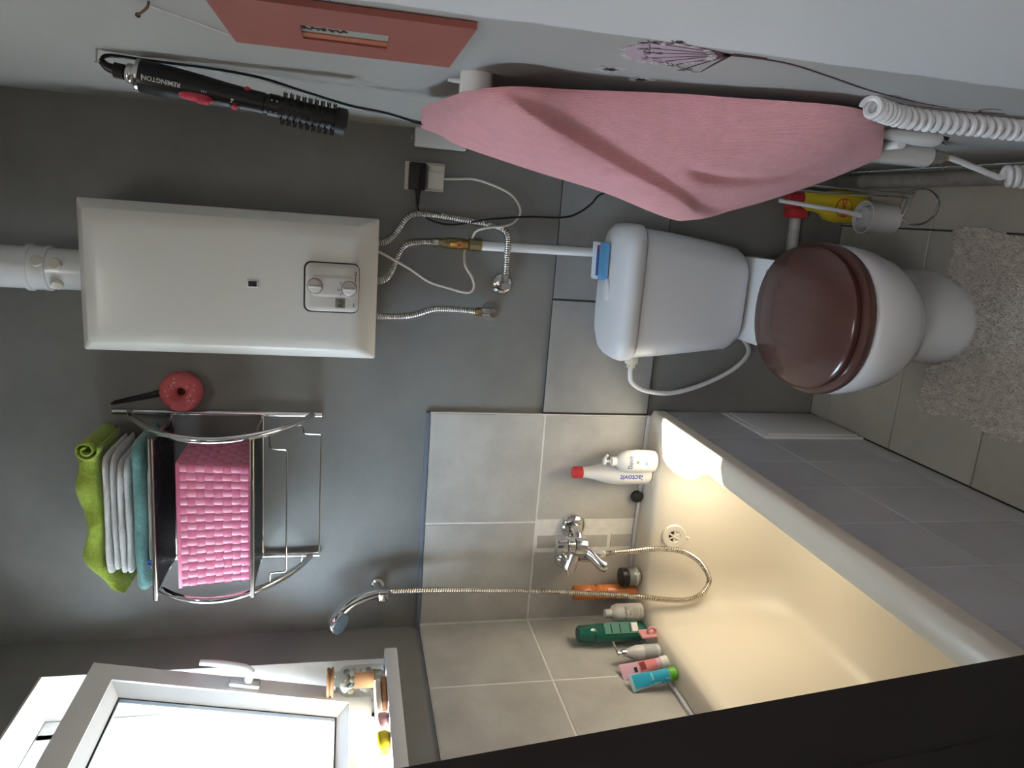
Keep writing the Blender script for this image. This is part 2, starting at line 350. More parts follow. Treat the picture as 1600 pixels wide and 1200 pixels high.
# ---- door leaf standing open beside the tub, close to the camera
def dl(v):  # local: x along the leaf from free edge to hinge, y thickness, z height; leaf hangs slightly out of plumb
    return Vector((.783-.112*(v.z-.7)-.10*v.x/.64*1+v.y*.985, -1.40-.63*v.x/.64-v.y*.17, v.z))
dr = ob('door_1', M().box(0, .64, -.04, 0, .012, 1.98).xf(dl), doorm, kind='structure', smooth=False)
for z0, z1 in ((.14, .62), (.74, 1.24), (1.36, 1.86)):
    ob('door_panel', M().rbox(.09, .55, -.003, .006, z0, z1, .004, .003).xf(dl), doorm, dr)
# ---- tiled apron of the tub
XA = .681
apr = ob('wall_apron', M().box(.64, XA-.0012, -1.58, 0, 0, .499), grout, kind='structure', smooth=False)
ay = [-.003, -.075, -.265, -.452, -.630, -.818, -1.003, -1.194, -1.384, -1.575]; az = [(.0, .064), (.064, .309), (.309, .515)]
for i in range(9):
    for z0, z1 in az:
        if i < 2 and z0 < .3: continue
        piece('tile', apr, (XA-.008, ay[i+1]+.0016, z0+.0016), UY, UZ, ay[i]-ay[i+1]-.0032, z1-z0-.0032, .008, atile, .0006)
# ================================================================ THINGS
# ---- service hatch in the apron
h = thing('service_hatch', 'white plastic service hatch low in the tiled bathtub side', 'hatch', (XA, -.145, 0.002))
ob('frame', M().rbox(XA-.007, XA+.006, -.264, -.022, .004, .312, .003, .002), pvc, h)
ob('flap', M().rbox(XA+.005, XA+.010, -.254, -.034, .016, .298, .003, .002), pvc, h)
# ---- bathtub
tub = thing('bathtub', 'cream enamel bathtub built in behind grey tiles under the window', 'bathtub', (.34, -.78, .0))
OX0, OX1, OY0, OY1, RZ = .012, .690, -1.58, -.012, .540
IX0, IX1, IY0, IY1 = .082, .625, -1.50, -.100
def ring(i, z, r, s=10): return [(x, y, z) for x, y in rrect(i[0], i[1], i[2], i[3], r, s)]
def ins(d, e=0, eb=0): return (IX0+d, IX1-d, IY0+d+e, IY1-d-eb)
rings = [ring((OX0+.03, OX1-.03, OY0+.03, OY1-.03), .50, .02), ring((OX0, OX1, OY0, OY1), .505, .02), ring((OX0, OX1, OY0, OY1), RZ-.006, .02), ring((OX0+.005, OX1-.005, OY0+.005, OY1-.005), RZ, .02),
         ring((OX0+.022, OX1-.024, OY0+.02, OY1-.02), RZ+.003, .03), ring((IX0-.02, IX1+.02, IY0-.02, IY1+.02), RZ-.001, .11), ring(ins(0), RZ-.006, .12), ring(ins(.008), RZ-.016, .12), ring(ins(.016, 0, .004), RZ-.04, .12),
         ring(ins(.026, .02, .010), .42, .12), ring(ins(.040, .08, .02), .28, .12), ring(ins(.058, .16, .03), .17, .12), ring(ins(.09, .22, .06), .125, .10), ring(ins(.15, .3, .12), .115, .08)]
ob('basin', M().loft(rings, False, True), enamel, tub, ang=60)
ov = thing; oc = Vector((.333, -.124, .470)); on = Vector((0, -1, .10)).normalized()
of = M().lathe(oc, on, [(.016, .002), (.020, .006), (.034, .006), (.037, .003), (.037, -.004)], 28, False)
for k in range(6):
    a = PI*k/6*2; d = Vector((math.cos(a), .1*math.sin(a), math.sin(a))).normalized()
    of.tube([oc+on*.004, oc+on*.004+d*.018], .0026, 6)
of.lathe(oc, on, [(.006, .001), (.006, .007), (.003, .008)], 10)
of.tube([oc+on*.004+Vector((0, 0, -.035)), oc+on*.010+Vector((-.004, 0, -.045))], .005, 8)
ovr = ob('overflow_rosette', of, plastic_i, tub)
ob('overflow_hole', M().lathe(oc, on, [(.019, -.008), (.019, .0018)], 20), blackm, tub)
ob('wall_joint_seal', M().rbox(.022, .672, -.022, -.0115, RZ-.002, RZ+.012, .002, .002), plastic_w, tub)
ob('wall_joint_seal', M().rbox(.0115, .022, -1.56, -.0115, RZ-.002, RZ+.012, .002, .002), plastic_w, tub)
# ---- toilet
CX = 1.045
wc = thing('toilet', 'white floor standing toilet with closed dark brown wooden lid', 'toilet', (CX, -.42, 0))
def se(cy, a, b, z, n=2.2, cx=CX, k=48): return [(x, y, z) for x, y in supere(cx, cy, a, b, n, k)]
ob('pedestal', M().loft([se(-.355, .118, .205, 0), se(-.355, .117, .203, .012), se(-.355, .112, .195, .03), se(-.355, .104, .180, .10), se(-.36, .103, .175, .16), se(-.38, .112, .19, .22), se(-.41, .12, .19, .25)]), ceramic, wc)
ob('bowl', M().loft([se(-.40, .085, .16, .17), se(-.42, .105, .19, .20), se(-.46, .137, .225, .25), se(-.495, .156, .225, .30), se(-.515, .164, .215, .35), se(-.52, .166, .210, .388), se(-.52, .162, .205, .396)]), ceramic, wc)
ob('bowl_shelf', M().loft([[(x, y, z) for x, y in rrect(CX-a, CX+a, -.42, -.10, .03)] for z, a in ((.27, .085), (.33, .105), (.364, .115), (.373, .112))]), ceramic, wc)
def seat_ring(z0, z1, a, b, cy, r):
    return M().loft([se(cy, a-r, b-r, z0), se(cy, a-r*.3, b-r*.3, z0+.001), se(cy, a, b, z0+.006), se(cy, a, b, z1-.006), se(cy, a-r*.3, b-r*.3, z1-.0015), se(cy, a-r, b-r, z1)])
ob('seat', seat_ring(.397, .415, .168, .203, -.517, .006), wood, wc)
lid = ob('lid', M().loft([se(-.508, .155, .186, .416), se(-.508, .158, .190, .419), se(-.508, .158, .190, .428), se(-.508, .152, .184, .4335), se(-.508, .136, .168, .4345), se(-.508, .133, .165, .4365), se(-.508, .06, .08, .4375)]), wood, wc)
for s in (-1, 1): ob('hinge', M().tube([(CX+s*.07-.02, -.318, .405), (CX+s*.07+.02, -.318, .405)], .010, 10), chrome, wc)
ob('floor_bolt', M().lathe((CX+.103, -.285, .030), (1, 0, .5), [(.007, 0), (.007, .008), (.004, .010)], 10), chrome, wc)
# ---- cistern
cs = thing('toilet_cistern', 'white plastic toilet cistern with rounded lid on back wall', 'cistern', (CX, -.1, .37))
def cr(z, x0, x1, y0, r, y1=-.012): return [(x, y, z) for x, y in rrect(x0, x1, y0, y1, r, 8)]
ob('tank', M().loft([cr(.375, .930, 1.145, -.165, .06), cr(.385, .912, 1.165, -.185, .065), cr(.41, .900, 1.180, -.196, .065), cr(.50, .890, 1.193, -.202, .06), cr(.60, .878, 1.205, -.203, .055), cr(.684, .870, 1.212, -.201, .05), cr(.686, .878, 1.204, -.193, .045), cr(.694, .878, 1.204, -.193, .045)]), plastic_w, cs, ang=60)
ld_ = ob('tank_lid', M().loft([cr(.6885, .868, 1.215, -.203, .055), cr(.691, .863, 1.220, -.208, .055), cr(.712, .860, 1.222, -.211, .06), cr(.728, .864, 1.218, -.205, .06), cr(.738, .876, 1.206, -.19, .055), cr(.744, .900, 1.182, -.16, .05), cr(.746, .95, 1.13, -.12, .03)]), plastic_w, cs, ang=60)
ob('flush_button', M().loft([[(1.043+.030*math.cos(a), -.098+.022*math.sin(a), z) if q == 0 else (1.043+.026*math.cos(a), -.098+.017*math.sin(a), z) for a in [2*PI*k/24 for k in range(24)]] for z, q in ((.738, 0), (.752, 0), (.754, 1))]), plastic_w, ld_)
ob('inlet_nut', M().lathe((.878, -.10, .655), (-1, 0, 0), [(.015, 0), (.015, .010), (.018, .011), (.018, .034), (.012, .036), (.012, .046)], 14), plastic_i, cs)
ob('cistern_hose', M().tube(cat([(.832, -.10, .655), (.815, -.1, .655), (.788, -.1, .645), (.766, -.1, .60), (.762, -.1, .521), (.790, -.1, .427), (.838, -.095, .335), (.885, -.08, .29), (.915, -.03, .285), (.915, -.002, .285)]), .0065, 9), plastic_w, None, label='thin white hose looping from the cistern to the back wall', cat_='hose')
# ---- packets on the cistern
def packet(name, label, c, m1, m2, tilt, hh_):
    t = thing(name, label, 'packet', c, 'packets on the cistern')
    u = Vector((1, .08, 0)).normalized(); n = Vector((0, -math.cos(tilt), math.sin(tilt))); v = Vector((0, math.sin(tilt), math.cos(tilt)))
    wd, ht = .100, hh_
    def f(s, q):
        th_ = .007*(1-abs(2*s-1)**3)*(1-abs(2*q-1)**3)
        return th_
    b = M()
    for sg in (1, -1):
        b.grid(lambda s, q: Vector(c)+u*(s-.5)*wd+v*(q*ht)+n*(sg*f(s, q)), 12, 6)
    ob('wrapper', b, m1, t)
    b2 = M().grid(lambda s, q: Vector(c)+u*(-.040+s*.08)+v*(ht*(.22+.5*q))+n*(f(.1+s*.8, .22+.5*q)+.0008), 12, 6); b2.f = [f_ for f_ in b2.f]
    ob('print', b2, m2, t)
    return t
foil = mat('packet_foil', (.62, .68, .74), .3); foilb = mat('packet_blue_foil', (.13, .33, .62), .3)
p1 = packet('tablet_packet', 'white packet with blue print standing on the cistern by the wall', (1.116, -.056, .741), foil, bluep, .25, .040)
ob('red_mark', M().box(1.148, 1.158, -.0592, -.0562, .764, .772), red, p1, smooth=False)
packet('tablet_packet', 'light blue packet leaning on the white one on the cistern', (1.116, -.098, .750), foilb, mat('packet_teal', (.10, .32, .50), .35), 1.2, .040)
# ---- water heater
ht = thing('water_heater', 'white gas water heater with a control panel on the back wall', 'water heater', (1.02, -.1, 1.36))
HX0, HX1, HZ0, HZ1 = .850, 1.187, 1.358, 2.008
ob('casing', M().rbox(HX0+.006, HX1-.006, -.165, -.012, HZ0+.004, HZ1-.003, .006, .004), heaterm, ht)
for z in (HZ0+.05, HZ1-.12): ob('wall_bracket', M().box(HX0+.05, HX1-.05, -.0125, -.0002, z, z+.07), steel, ht, smooth=False)
def hr(y, d, r, b=0, l=0): return [(x, y, z) for x, z in rrect(HX0+d+l, HX1-d, HZ0+d+b, HZ1-d, r, 5)]
ob('front_cover', M().loft([hr(-.160, .0005, .006), hr(-.180, 0, .006), hr(-.186, .002, .008), hr(-.214, .020, .012, .018, .002), hr(-.218, .027, .016, .022, .002), hr(-.221, .05, .02, .01, 0)]), heaterm, ht, ang=25)
cp0, cp1, cz0, cz1 = .968, 1.079, 1.402, 1.523
cpan = ob('control_panel', M().loft([[(x, y, z) for x, z in rrect(cp0+d, cp1-d, cz0+d, cz1-d, .014, 5)] for y, d in ((-.219, 0), (-.224, 0), (-.2265, .003), (-.2275, .012))]), mat('panel_warm_grey', (.66, .62, .57), .3), ht)
ob('panel_gap', M().loft([[(x, y, z) for x, z in rrect(cp0-.003, cp1+.003, cz0-.001, cz1+.004, .016, 5)] for y in (-.2195, -.2222)]), blackm, ht)
ob('raised_rib', M().loft([[(x, y, z) for x, z in rrect(1.002+d, 1.052-d, 1.412+d, 1.512-d, .012, 5)] for y, d in ((-.227, 0), (-.2292, .003), (-.2297, .008))]), MATS['panel_warm_grey'], cpan)
for kz, kx in ((1.501, 1.0265), (1.424, 1.0235)):
    kn = ob('knob', M().lathe((kx, -.228, kz), (0, -1, 0), [(.0165, 0), (.0165, .003), (.015, .004), (.0145, .010), (.012, .011)], 28).rbox(kx-.0035, kx+.0035, -.247, -.238, kz-.0135, kz+.0135, .003, .001), MATS['panel_warm_grey'], cpan)
    ob('knob_gap', M().lathe((kx, -.228, kz), (0, -1, 0), [(.0178, 0), (.0178, .0022)], 28), mat('panel_shadow_gap', (.12, .11, .10), .6), cpan)
ds = ob('display', M().rbox(.977, .999, -.2295, -.226, 1.433, 1.455, .002, .0006), mat('lcd_green_grey', (.20, .21, .16), .3), cpan)
sg = M()
for (x0, x1, z0, z1) in ((.981, .983, 1.438, 1.449), (.981, .987, 1.4475, 1.449), (.981, .987, 1.4425, 1.444), (.986, .9875, 1.438, 1.444), (.990, .9915, 1.436, 1.442), (.990, .995, 1.441, 1.4425), (.9935, .995, 1.441, 1.447)):
    sg.box(x0, x1, -.2300, -.2294, z0, z1)
ob('segments', sg, blackp, ds, smooth=False)
mk = M().box(1.055, 1.063, -.2279, -.2272, 1.408, 1.4095).box(1.055, 1.0565, -.2279, -.2272, 1.408, 1.414).box(1.0615, 1.063, -.2279, -.2272, 1.408, 1.413).box(1.039, 1.053, -.2279, -.2272, 1.4095, 1.4108).box(.981, .990, -.2279, -.2272, 1.412, 1.4138).box(1.019, 1.0205, -.2306, -.2298, 1.444, 1.451).box(1.035, 1.0375, -.2306, -.2298, 1.4425, 1.445).box(1.008, 1.0105, -.2306, -.2298, 1.4425, 1.445)
pm_ = mat('dark_grey_print', (.10, .09, .09), .6)
for k in range(0, len(mk.v), 8): ob('marking', M().add(mk.v[k:k+8], mk.f[:6]), pm_, cpan, smooth=False)
sw = ob('sight_window', M().rbox(1.013, 1.033, -.2225, -.218, 1.626, 1.652, .003, .001), plastic_w, ht)
ob('sight_hole', M().rbox(1.017, 1.029, -.2235, -.222, 1.630, 1.648, .002, .0004), blackm, sw)
# ---- flue
fl = thing('flue_pipe', 'white flue pipe rising from the top of the water heater', 'pipe', (1.022, -.12, 2.008))
ob('lower_sleeve', M().tube([(1.022, -.115, 2.008), (1.022, -.115, 2.09)], .047, 28), pvc, fl)
ob('collar', M().lathe((1.022, -.115, 2.086), (0, 0, 1), [(.047, 0), (.0515, .001), (.0515, .008), (.050, .010), (.050, .036), (.053, .038), (.053, .046), (.048, .047)], 28), pvc, fl)
ob('upper_pipe', M().tube([(1.022, -.115, 2.13), (1.022, -.115, HC)], .048, 28), pvc, fl)
for x, z in ((1.040, 2.100), (1.036, 2.064), (.994, 2.064)):
    dx = x-1.022; yy = -.115-math.sqrt(.0465**2-dx*dx); n = Vector((dx, yy+.115, 0)).normalized()
    ob('test_cap', M().lathe(Vector((x, yy, z))-n*.004, n, [(.013, 0), (.013, .012), (.011, .014)], 16), plastic_i, fl)
# ---- hoses under the heater
ob('water_hose', corrugated([(1.124, -.06, 1.366), (1.125, -.055, 1.348), (1.132, -.05, 1.328), (1.159, -.05, 1.306), (1.190, -.05, 1.286), (1.203, -.05, 1.262), (1.204, -.05, 1.213), (1.198, -.045, 1.146), (1.191, -.04, 1.079), (1.181, -.04, 1.035), (1.163, -.04, 1.018), (1.113, -.04, 1.016), (1.056, -.04, 1.016)], .0085, .006, .0013), steel, label='corrugated steel hose bending right then down to the round valve', cat_='hose', group='corrugated hoses under the water heater')
ob('gas_hose', corrugated([(1.026, -.06, 1.366), (1.027, -.055, 1.350), (1.036, -.05, 1.329), (1.061, -.045, 1.314), (1.095, -.04, 1.303), (1.124, -.035, 1.283), (1.133, -.03, 1.251), (1.135, -.03, 1.206)], .009, .006, .0013), steel, label='corrugated steel hose curving to the brass gas valve', cat_='hose', group='corrugated hoses under the water heater')
ob('cold_hose', corrugated([(.934, -.06, 1.366), (.936, -.055, 1.35), (.939, -.05, 1.284), (.948, -.045, 1.242), (.961, -.04, 1.201), (.962, -.035, 1.15), (.959, -.035, 1.090)], .0085, .006, .0013), steel, label='corrugated steel hose hanging straight down from the heater left side', cat_='hose', group='corrugated hoses under the water heater')
gp = thing('gas_pipe', 'white gas pipe with brass shut-off valve running behind the cistern', 'pipe', (1.134, -.03, .60))
ob('pipe', M().tube([(1.134, -.03, 1.088), (1.138, -.028, .56)], .0125, 16), pvc, gp)
vb = ob('valve_body', M().lathe((1.135, -.03, 1.085), (0, 0, 1), [(.017, 0), (.017, .034), (.013, .036), (.013, .044), (.015, .046), (.015, .092), (.012, .094), (.012, .104)], 8).lathe((1.135, -.03, 1.185), (0, 0, 1), [(.0105, 0), (.0105, .018)], 6), brassd, gp)
ob('lever', M().rbox(1.124, 1.142, -.056, -.051, 1.124, 1.172, .006, .002).lathe((1.133, -.032, 1.148), (0, -1, 0), [(.006, 0), (.006, .024), (.009, .025), (.009, .029)], 10), brass, vb)
ob('lever_screw', M().lathe((1.133, -.061, 1.148), (0, -1, 0), [(.005, 0), (.004, .003)], 8), sred, vb)
ob('hose_nut', M().lathe((1.135, -.03, 1.200), (0, 0, 1), [(.013, 0), (.013, .012), (.011, .014)], 6), steel, gp)
v1 = thing('angle_valve', 'round chrome valve with a wide rosette at the end of the right hose', 'valve', (1.034, -.0, 1.017))
ob('rosette', M().lathe((1.034, 0, 1.017), (0, -1, 0), [(.030, 0), (.030, .004), (.024, .012), (.016, .016)], 28), chrome, v1)
ob('body', M().lathe((1.034, -.012, 1.017), (0, -1, 0), [(.012, 0), (.012, .045), (.010, .048)], 18).tube([(1.034, -.04, 1.017), (1.062, -.04, 1.0165)], .011, 6), chrome, v1)
ob('stem', M().box(1.028, 1.040, -.066, -.056, 1.005, 1.029), chrome, v1, smooth=False)
v2 = thing('angle_valve', 'small chrome wall elbow at the end of the left hose', 'valve', (.958, 0, 1.045))
ob('rosette', M().lathe((.957, 0, 1.043), (0, -1, 0), [(.026, 0), (.025, .003), (.014, .004)], 24), mat('grey_washer', (.22, .21, .19), .5), v2)
ob('body', M().lathe((.957, -.003, 1.043), (0, -1, 0), [(.013, 0), (.013, .036), (.010, .042)], 14).tube([(.957, -.032, 1.043), (.958, -.033, 1.078)], .0115, 12), chrome, v2)
ob('nut', M().lathe((.958, -.033, 1.072), (0, 0, 1), [(.0125, 0), (.0125, .014), (.010, .018), (.010, .024)], 6), brassd, v2)
# ---- socket, plug, cables
sk = thing('wall_socket', 'ivory double wall socket in the corner below the hair styler', 'socket', (1.30, 0, 1.19))
ob('plate', M().rbox(1.263, 1.335, -.010, 0, 1.190, 1.292, .003, .002), plastic_i, sk)
ob('cover', M().rbox(1.269, 1.329, -.030, -.009, 1.193, 1.236, .004, .003), plastic_i, sk)
ob('cover_lip', M().rbox(1.269, 1.312, -.034, -.029, 1.194, 1.235, .003, .002), plastic_i, sk)
ad = thing('power_adapter', 'black power adapter plugged into the ivory wall socket', 'adapter', (1.30, -.012, 1.24))
ob('body', M().rbox(1.263, 1.331, -.045, -.0105, 1.241, 1.283, .004, .003), black, ad)
ob('ridge', M().rbox(1.268, 1.326, -.050, -.044, 1.255, 1.266, .002, .001), black, ad)
ob('strain_relief', M().lathe((1.266, -.035, 1.259), (-1, 0, 0), [(.007, 0), (.007, .012), (.0052, .014), (.0045, .040)], 10), black, ad)
ob('adapter_cable', M().tube(cat([(1.232, -.035, 1.259), (1.218, -.035, 1.258), (1.203, -.035, 1.245), (1.187, -.035, 1.211), (1.184, -.04, 1.161), (1.203, -.055, 1.077), (1.217, -.04, .974), (1.223, -.03, .869), (1.239, -.03, .825), (1.265, -.03, .792), (1.292, -.03, .767), (1.31, -.03, .70), (1.32, -.03, .55)]), .0028, 7), black, label='thin black cable sagging from the adapter across to behind the pink towel', cat_='cable')
ob('heater_cable', M().tube(cat([(1.296, -.024, 1.1925), (1.299, -.03, 1.16), (1.302, -.03, 1.117), (1.292, -.03, 1.066), (1.270, -.03, 1.013), (1.233, -.03, .986), (1.203, -.032, .999), (1.189, -.045, 1.03), (1.184, -.062, 1.07), (1.172, -.055, 1.104), (1.150, -.03, 1.112), (1.137, -.008, 1.12), (1.118, -.012, 1.126), (1.08, -.03, 1.125), (1.05, -.035, 1.106), (1.022, -.035, 1.099), (1.008, -.035, 1.116), (1.018, -.035, 1.168), (1.032, -.04, 1.22), (1.063, -.06, 1.271), (1.085, -.068, 1.314), (1.103, -.075, 1.352), (1.108, -.08, 1.366)]), .0032, 7), plastic_i, label='thin white cable looping from the socket cover up to the heater', cat_='cable')
jb = thing('junction_box', 'small white box in the wall corner half behind the pink towel', 'box', (1.39, -.02, 1.14))
ob('body', M().rbox(1.370, 1.4165, -.035, -.0005, 1.14, 1.272, .003, .003), plastic_w, jb)
ob('screw', M().tube([(1.386, -.02, 1.272), (1.386, -.02, 1.281)], .003, 8).tube([(1.394, -.02, 1.272), (1.394, -.02, 1.279)], .002, 8).tube([(1.381, -.02, 1.281), (1.397, -.02, 1.279)], .002, 8), steel, jb)
# ---- wall shelf
sh = thing('wall_shelf', 'chrome two tier wall shelf with curved side rails', 'shelf', (.45, 0, 1.49))
XR, XL = .657, .248
def arcpt(x, u):
    z = 1.512+(1.962-1.512)*u; y = -.022-.228*math.sin(PI*u)**.75; return (x, y, z)
for x in (XR, XL):
    ob('upright', M().tube([(x, -.014, 1.487), (x, -.014, 2.004)], .008, 14), chrome, sh)
    ob('side_rail', M().tube([arcpt(x, k/40) for k in range(41)], .0085, 14), chrome, sh)
    for z in (1.93, 1.56): ob('wall_clip', M().tube([(x, 0, z), (x, -.012, z)], .006, 8), chrome, sh)
def shelf(zz):
    fr = M()
    for y, r in ((-.020, .005), (-.238, .006)): fr.tube([(XL, y, zz), (XR, y, zz)], r, 10)
    for x in (XL+.012, XR-.012): fr.tube([(x, -.020, zz), (x, -.238, zz)], .0035, 8)
    f_ = ob('tier_frame', fr, chrome, sh)
    nx, ny = 46, 22; b = M(); x0, x1, y0, y1 = XL+.012, XR-.012, -.234, -.024
    for i in range(nx+1):
        x = x0+(x1-x0)*i/nx; b.box(x-.0016, x+.0016, y0, y1, zz-.0015, zz+.0015)
    for j in range(ny+1):
        y = y0+(y1-y0)*j/ny; b.box(x0, x1, y-.0016, y+.0016, zz-.0015, zz+.0015)
    b.box(x0, x1, y0, y1, zz+.0016, zz+.0026)
    o = ob('tier_mesh', b, glassd, f_, smooth=False)
shelf(1.862); shelf(1.640)
def wire(pts): return M().tube(pts, .0022, 8)
ob('hanging_rail', wire([(XR, -.075, 1.535), (.625, -.075, 1.530), (.622, -.075, 1.524), (.621, -.075, 1.490), (.617, -.075, 1.486), (.288, -.075, 1.486), (.284, -.075, 1.490), (.283, -.075, 1.524), (.278, -.075, 1.530), (XL, -.075, 1.535)]), chrome, sh)
ob('hanging_rail', wire([(XR, -.178, 1.605), (.618, -.178, 1.604), (.614, -.178, 1.600), (.612, -.178, 1.568), (.608, -.178, 1.564), (.286, -.178, 1.564), (.282, -.178, 1.568), (.280, -.178, 1.600), (.276, -.178, 1.604), (XL, -.178, 1.605)]), chrome, sh)
# ---- towels on the shelf
def folded(name, label, m, x0, x1, z0, layers, hgt, yf, droop=0, lift=0, seed=0, curl=0):
    rnd = random.Random(seed); t = thing(name, label, 'towel', ((x0+x1)/2, -.12, z0), 'towels on the top shelf')
    for L_ in range(layers):
        za = z0+hgt*L_/layers; zb = z0+hgt*(L_+1)/layers; h_ = (zb-za); ph = rnd.random()*6; e0 = x0+rnd.uniform(-.004, .006); e1 = x1-rnd.uniform(-.002, .01)
        def sec(x, u):
            q = (x-e0)/(e1-e0); dz = -droop*max(0, (.35-q)/.35)**2+lift*math.sin(q*PI)+.0012*math.sin(x*32+ph)+curl*max(0, (q-.8)/.2)**2
            yw = yf-(L_ % 2)*.004+.003*math.sin(x*45+ph)+.035*(abs(q-.5)*2)**14; k = max(.12, 1-max(0, (abs(q-.5)*2-.93)/.07)**2)**.5
            out = []
            for a in range(24):
                an = 2*PI*a/24; c, s_ = math.cos(an), math.sin(an)
                yy = (yw-.03)/2+(abs(yw+.03)/2)*math.copysign(abs(c)**.45, c)*1.0; zz = za+h_/2+h_/2*k*math.copysign(abs(s_)**.85, s_)*1.0
                out.append((x, yy, zz+dz))
            return out
        ob('fold', M().loft([sec(e0+(e1-e0)*i/46, 0) for i in range(47)]), m, t, ang=70)
    return t
folded('folded_cloth', 'thin white cloth with blue stripes at the bottom of the towel stack', whitet, .300, .585, 1.8685, 1, .011, -.222, seed=3)
cl = [o for o in COL.objects if o.name == 'folded_cloth'][0]; cl['category'] = 'cloth'
st = M()
for x in (.331, .341): st.box(x, x+.005, -.2265, -.10, 1.8775, 1.8806).box(x, x+.005, -.2275, -.2225, 1.8695, 1.8800)
ob('blue_stripe', st, bluep, cl, smooth=False)
folded('folded_towel', 'teal terry towel folded under the white towels on the shelf', teal, .254, .640, 1.8805, 1, .034, -.226, seed=4)
folded('folded_towel', 'lower of the two white folded towels between teal and green', whitet, .296, .605, 1.9155, 2, .029, -.224, seed=5)
folded('folded_towel', 'upper of the two white folded towels between teal and green', whitet, .302, .612, 1.9455, 2, .030, -.222, seed=6)
gt = thing('folded_towel', 'lime green terry towel on top of the shelf stack, drooping at its left end', 'towel', (.44, -.12, 1.976), 'towels on the top shelf')
def gsec(i, n):
    q = i/n; x = .262+(.606-.262)*q
    dr_ = -.046*max(0, (.28-q)/.28)**1.3; tk = (.040+.016*q)*max(.1, 1-max(0, (abs(q-.5)*2-.92)/.08)**2)**.5; out = []
    z0 = 1.978+dr_+.004*math.sin(q*9)
    for a in range(28):
        an = 2*PI*a/28; c, s_ = math.cos(an), math.sin(an)
        yy = -.125+.100*math.copysign(abs(c)**.4, c)+(.004*math.sin(q*22) if c < 0 else 0); zz = z0+tk/2+tk/2*math.copysign(abs(s_)**.7, s_)
        if s_ > 0: zz += .006*math.sin(q*14+c*3)
        out.append((x, yy, zz))
    return out
ob('body', M().loft([gsec(i, 60) for i in range(61)]), green, gt, ang=70)
rl = M(); sp = []
for k in range(34):
    a = k/33*3.6*PI; r = .006+.0135*k/33; sp.append((r*math.cos(a), r*math.sin(a)))
ring_in = [[(.614+q*.012, y, 0) for y in (0,)] for q in (0,)]
b = M()
for k in range(len(sp)-1):
    pass
def scroll(u, v): 
    k = min(int(u*33), 32); f = u*33-k; px = sp[k][0]*(1-f)+sp[k+1][0]*f; pz = sp[k][1]*(1-f)+sp[k+1][1]*f
    return (.622+px*1.35, -.226+v*.17, 2.003+pz*1.45)
b.grid(scroll, 66, 8); n0 = len(b.v)
sc_o = ob('rolled_end', b, green, gt, ang=80)
md = sc_o.modifiers.new('thick', 'SOLIDIFY'); md.thickness = .004
# ---- basket
bk = thing('woven_basket', 'pink woven plastic basket on the lower tier of the wall shelf', 'basket', (.45, -.14, 1.646))
bx0, bx1, by0, by1, bz0, bz1 = .292, .588, -.232, -.052, 1.6465, 1.806
NB, NF, NS = 8, 15, 9
def flare(z): return .010*(z-bz0)/(bz1-bz0)
per = []
def perim(z, off):
    f = flare(z); x0, x1, y0, y1 = bx0-f-off, bx1+f+off, by0-f-off, by1+f*.3+off; return x0, x1, y0, y1
bandm = [pinkb, mat('pink_woven_plastic_pale', (.80, .27, .40), .35, coat=.2)]
for i in range(NB):
    za = bz0+(bz1-bz0)*i/NB; zb = bz0+(bz1-bz0)*(i+1)/NB; g = .0006; rings = []
    for (zz, th_) in ((za+g, 0), (za+g+.002, .0014), (zb-g-.002, .0014), (zb-g, 0)):
        pts = []
        for sd_, n in (('f', NF), ('r', NS), ('b', NF), ('l', NS)):
            for k in range(n*4):
                u = (k+.5)/(n*4); cell = int(u*n); out = 1 if (cell+i) % 2 == 0 else -1
                e = math.sin(PI*((u*n) % 1))**.5; off = out*.0014*e+th_
                x0, x1, y0, y1 = perim(zz, off)
                pts.append({'f': (bx0+(bx1-bx0)*u*1.0+(u-.5)*2*flare(zz), y0, zz), 'r': (x1, by0+(by1-by0)*u+(u-.5)*2*flare(zz), zz), 'b': (bx1-(bx1-bx0)*u-(u-.5)*2*flare(zz), y1, zz), 'l': (x0, by1-(by1-by0)*u-(u-.5)*2*flare(zz), zz)}[sd_])
        rings.append(pts)
    ob('woven_band', M().loft(rings, False, False), bandm[0], bk, ang=75)
def vstrip(side, k, n):
    u0, u1 = (k+.08)/n, (k+.92)/n; rings = []
    for q in range(NB*4):
        z = bz0+(bz1-bz0)*(q+.5)/(NB*4); cell = q//4; out = -1 if (k+cell) % 2 == 0 else 1; e = math.sin(PI*((q+.5)/4 % 1))**.5
        r = []
        for u, th_ in ((u0, 0), (u0+.12/n, .0014), (u1-.12/n, .0014), (u1, 0)):
            x0, x1, y0, y1 = perim(z, out*.0014*e+th_); uu = (u-.5)*2*flare(z)
            r.append({'f': (bx0+(bx1-bx0)*u+uu, y0, z), 'r': (x1, by0+(by1-by0)*u+uu, z), 'b': (bx1-(bx1-bx0)*u-uu, y1, z), 'l': (x0, by1-(by1-by0)*u-uu, z)}[side])
        rings.append(r)
    ob('woven_strip', M().loft(rings, False, False, closed=False), bandm[1], bk, ang=75)
for sd_, n in (('f', NF), ('r', NS), ('b', NF), ('l', NS)):
    for k in range(n): vstrip(sd_, k, n)
ob('basket_floor', M().box(bx0, bx1, by0, by1, bz0-.0008, bz0+.002), pinkb, bk, smooth=False)
ob('rim_band', M().loft([[(x, y, z) for x, y in rrect(bx0-.013-o_, bx1+.013+o_, by0-.013-o_, by1+.006+o_, .004, 2)] for z, o_ in ((bz1-.006, .0), (bz1+.002, .0008), (bz1+.002, -.003), (bz1-.006, -.003))], False, False), pinkb, bk)
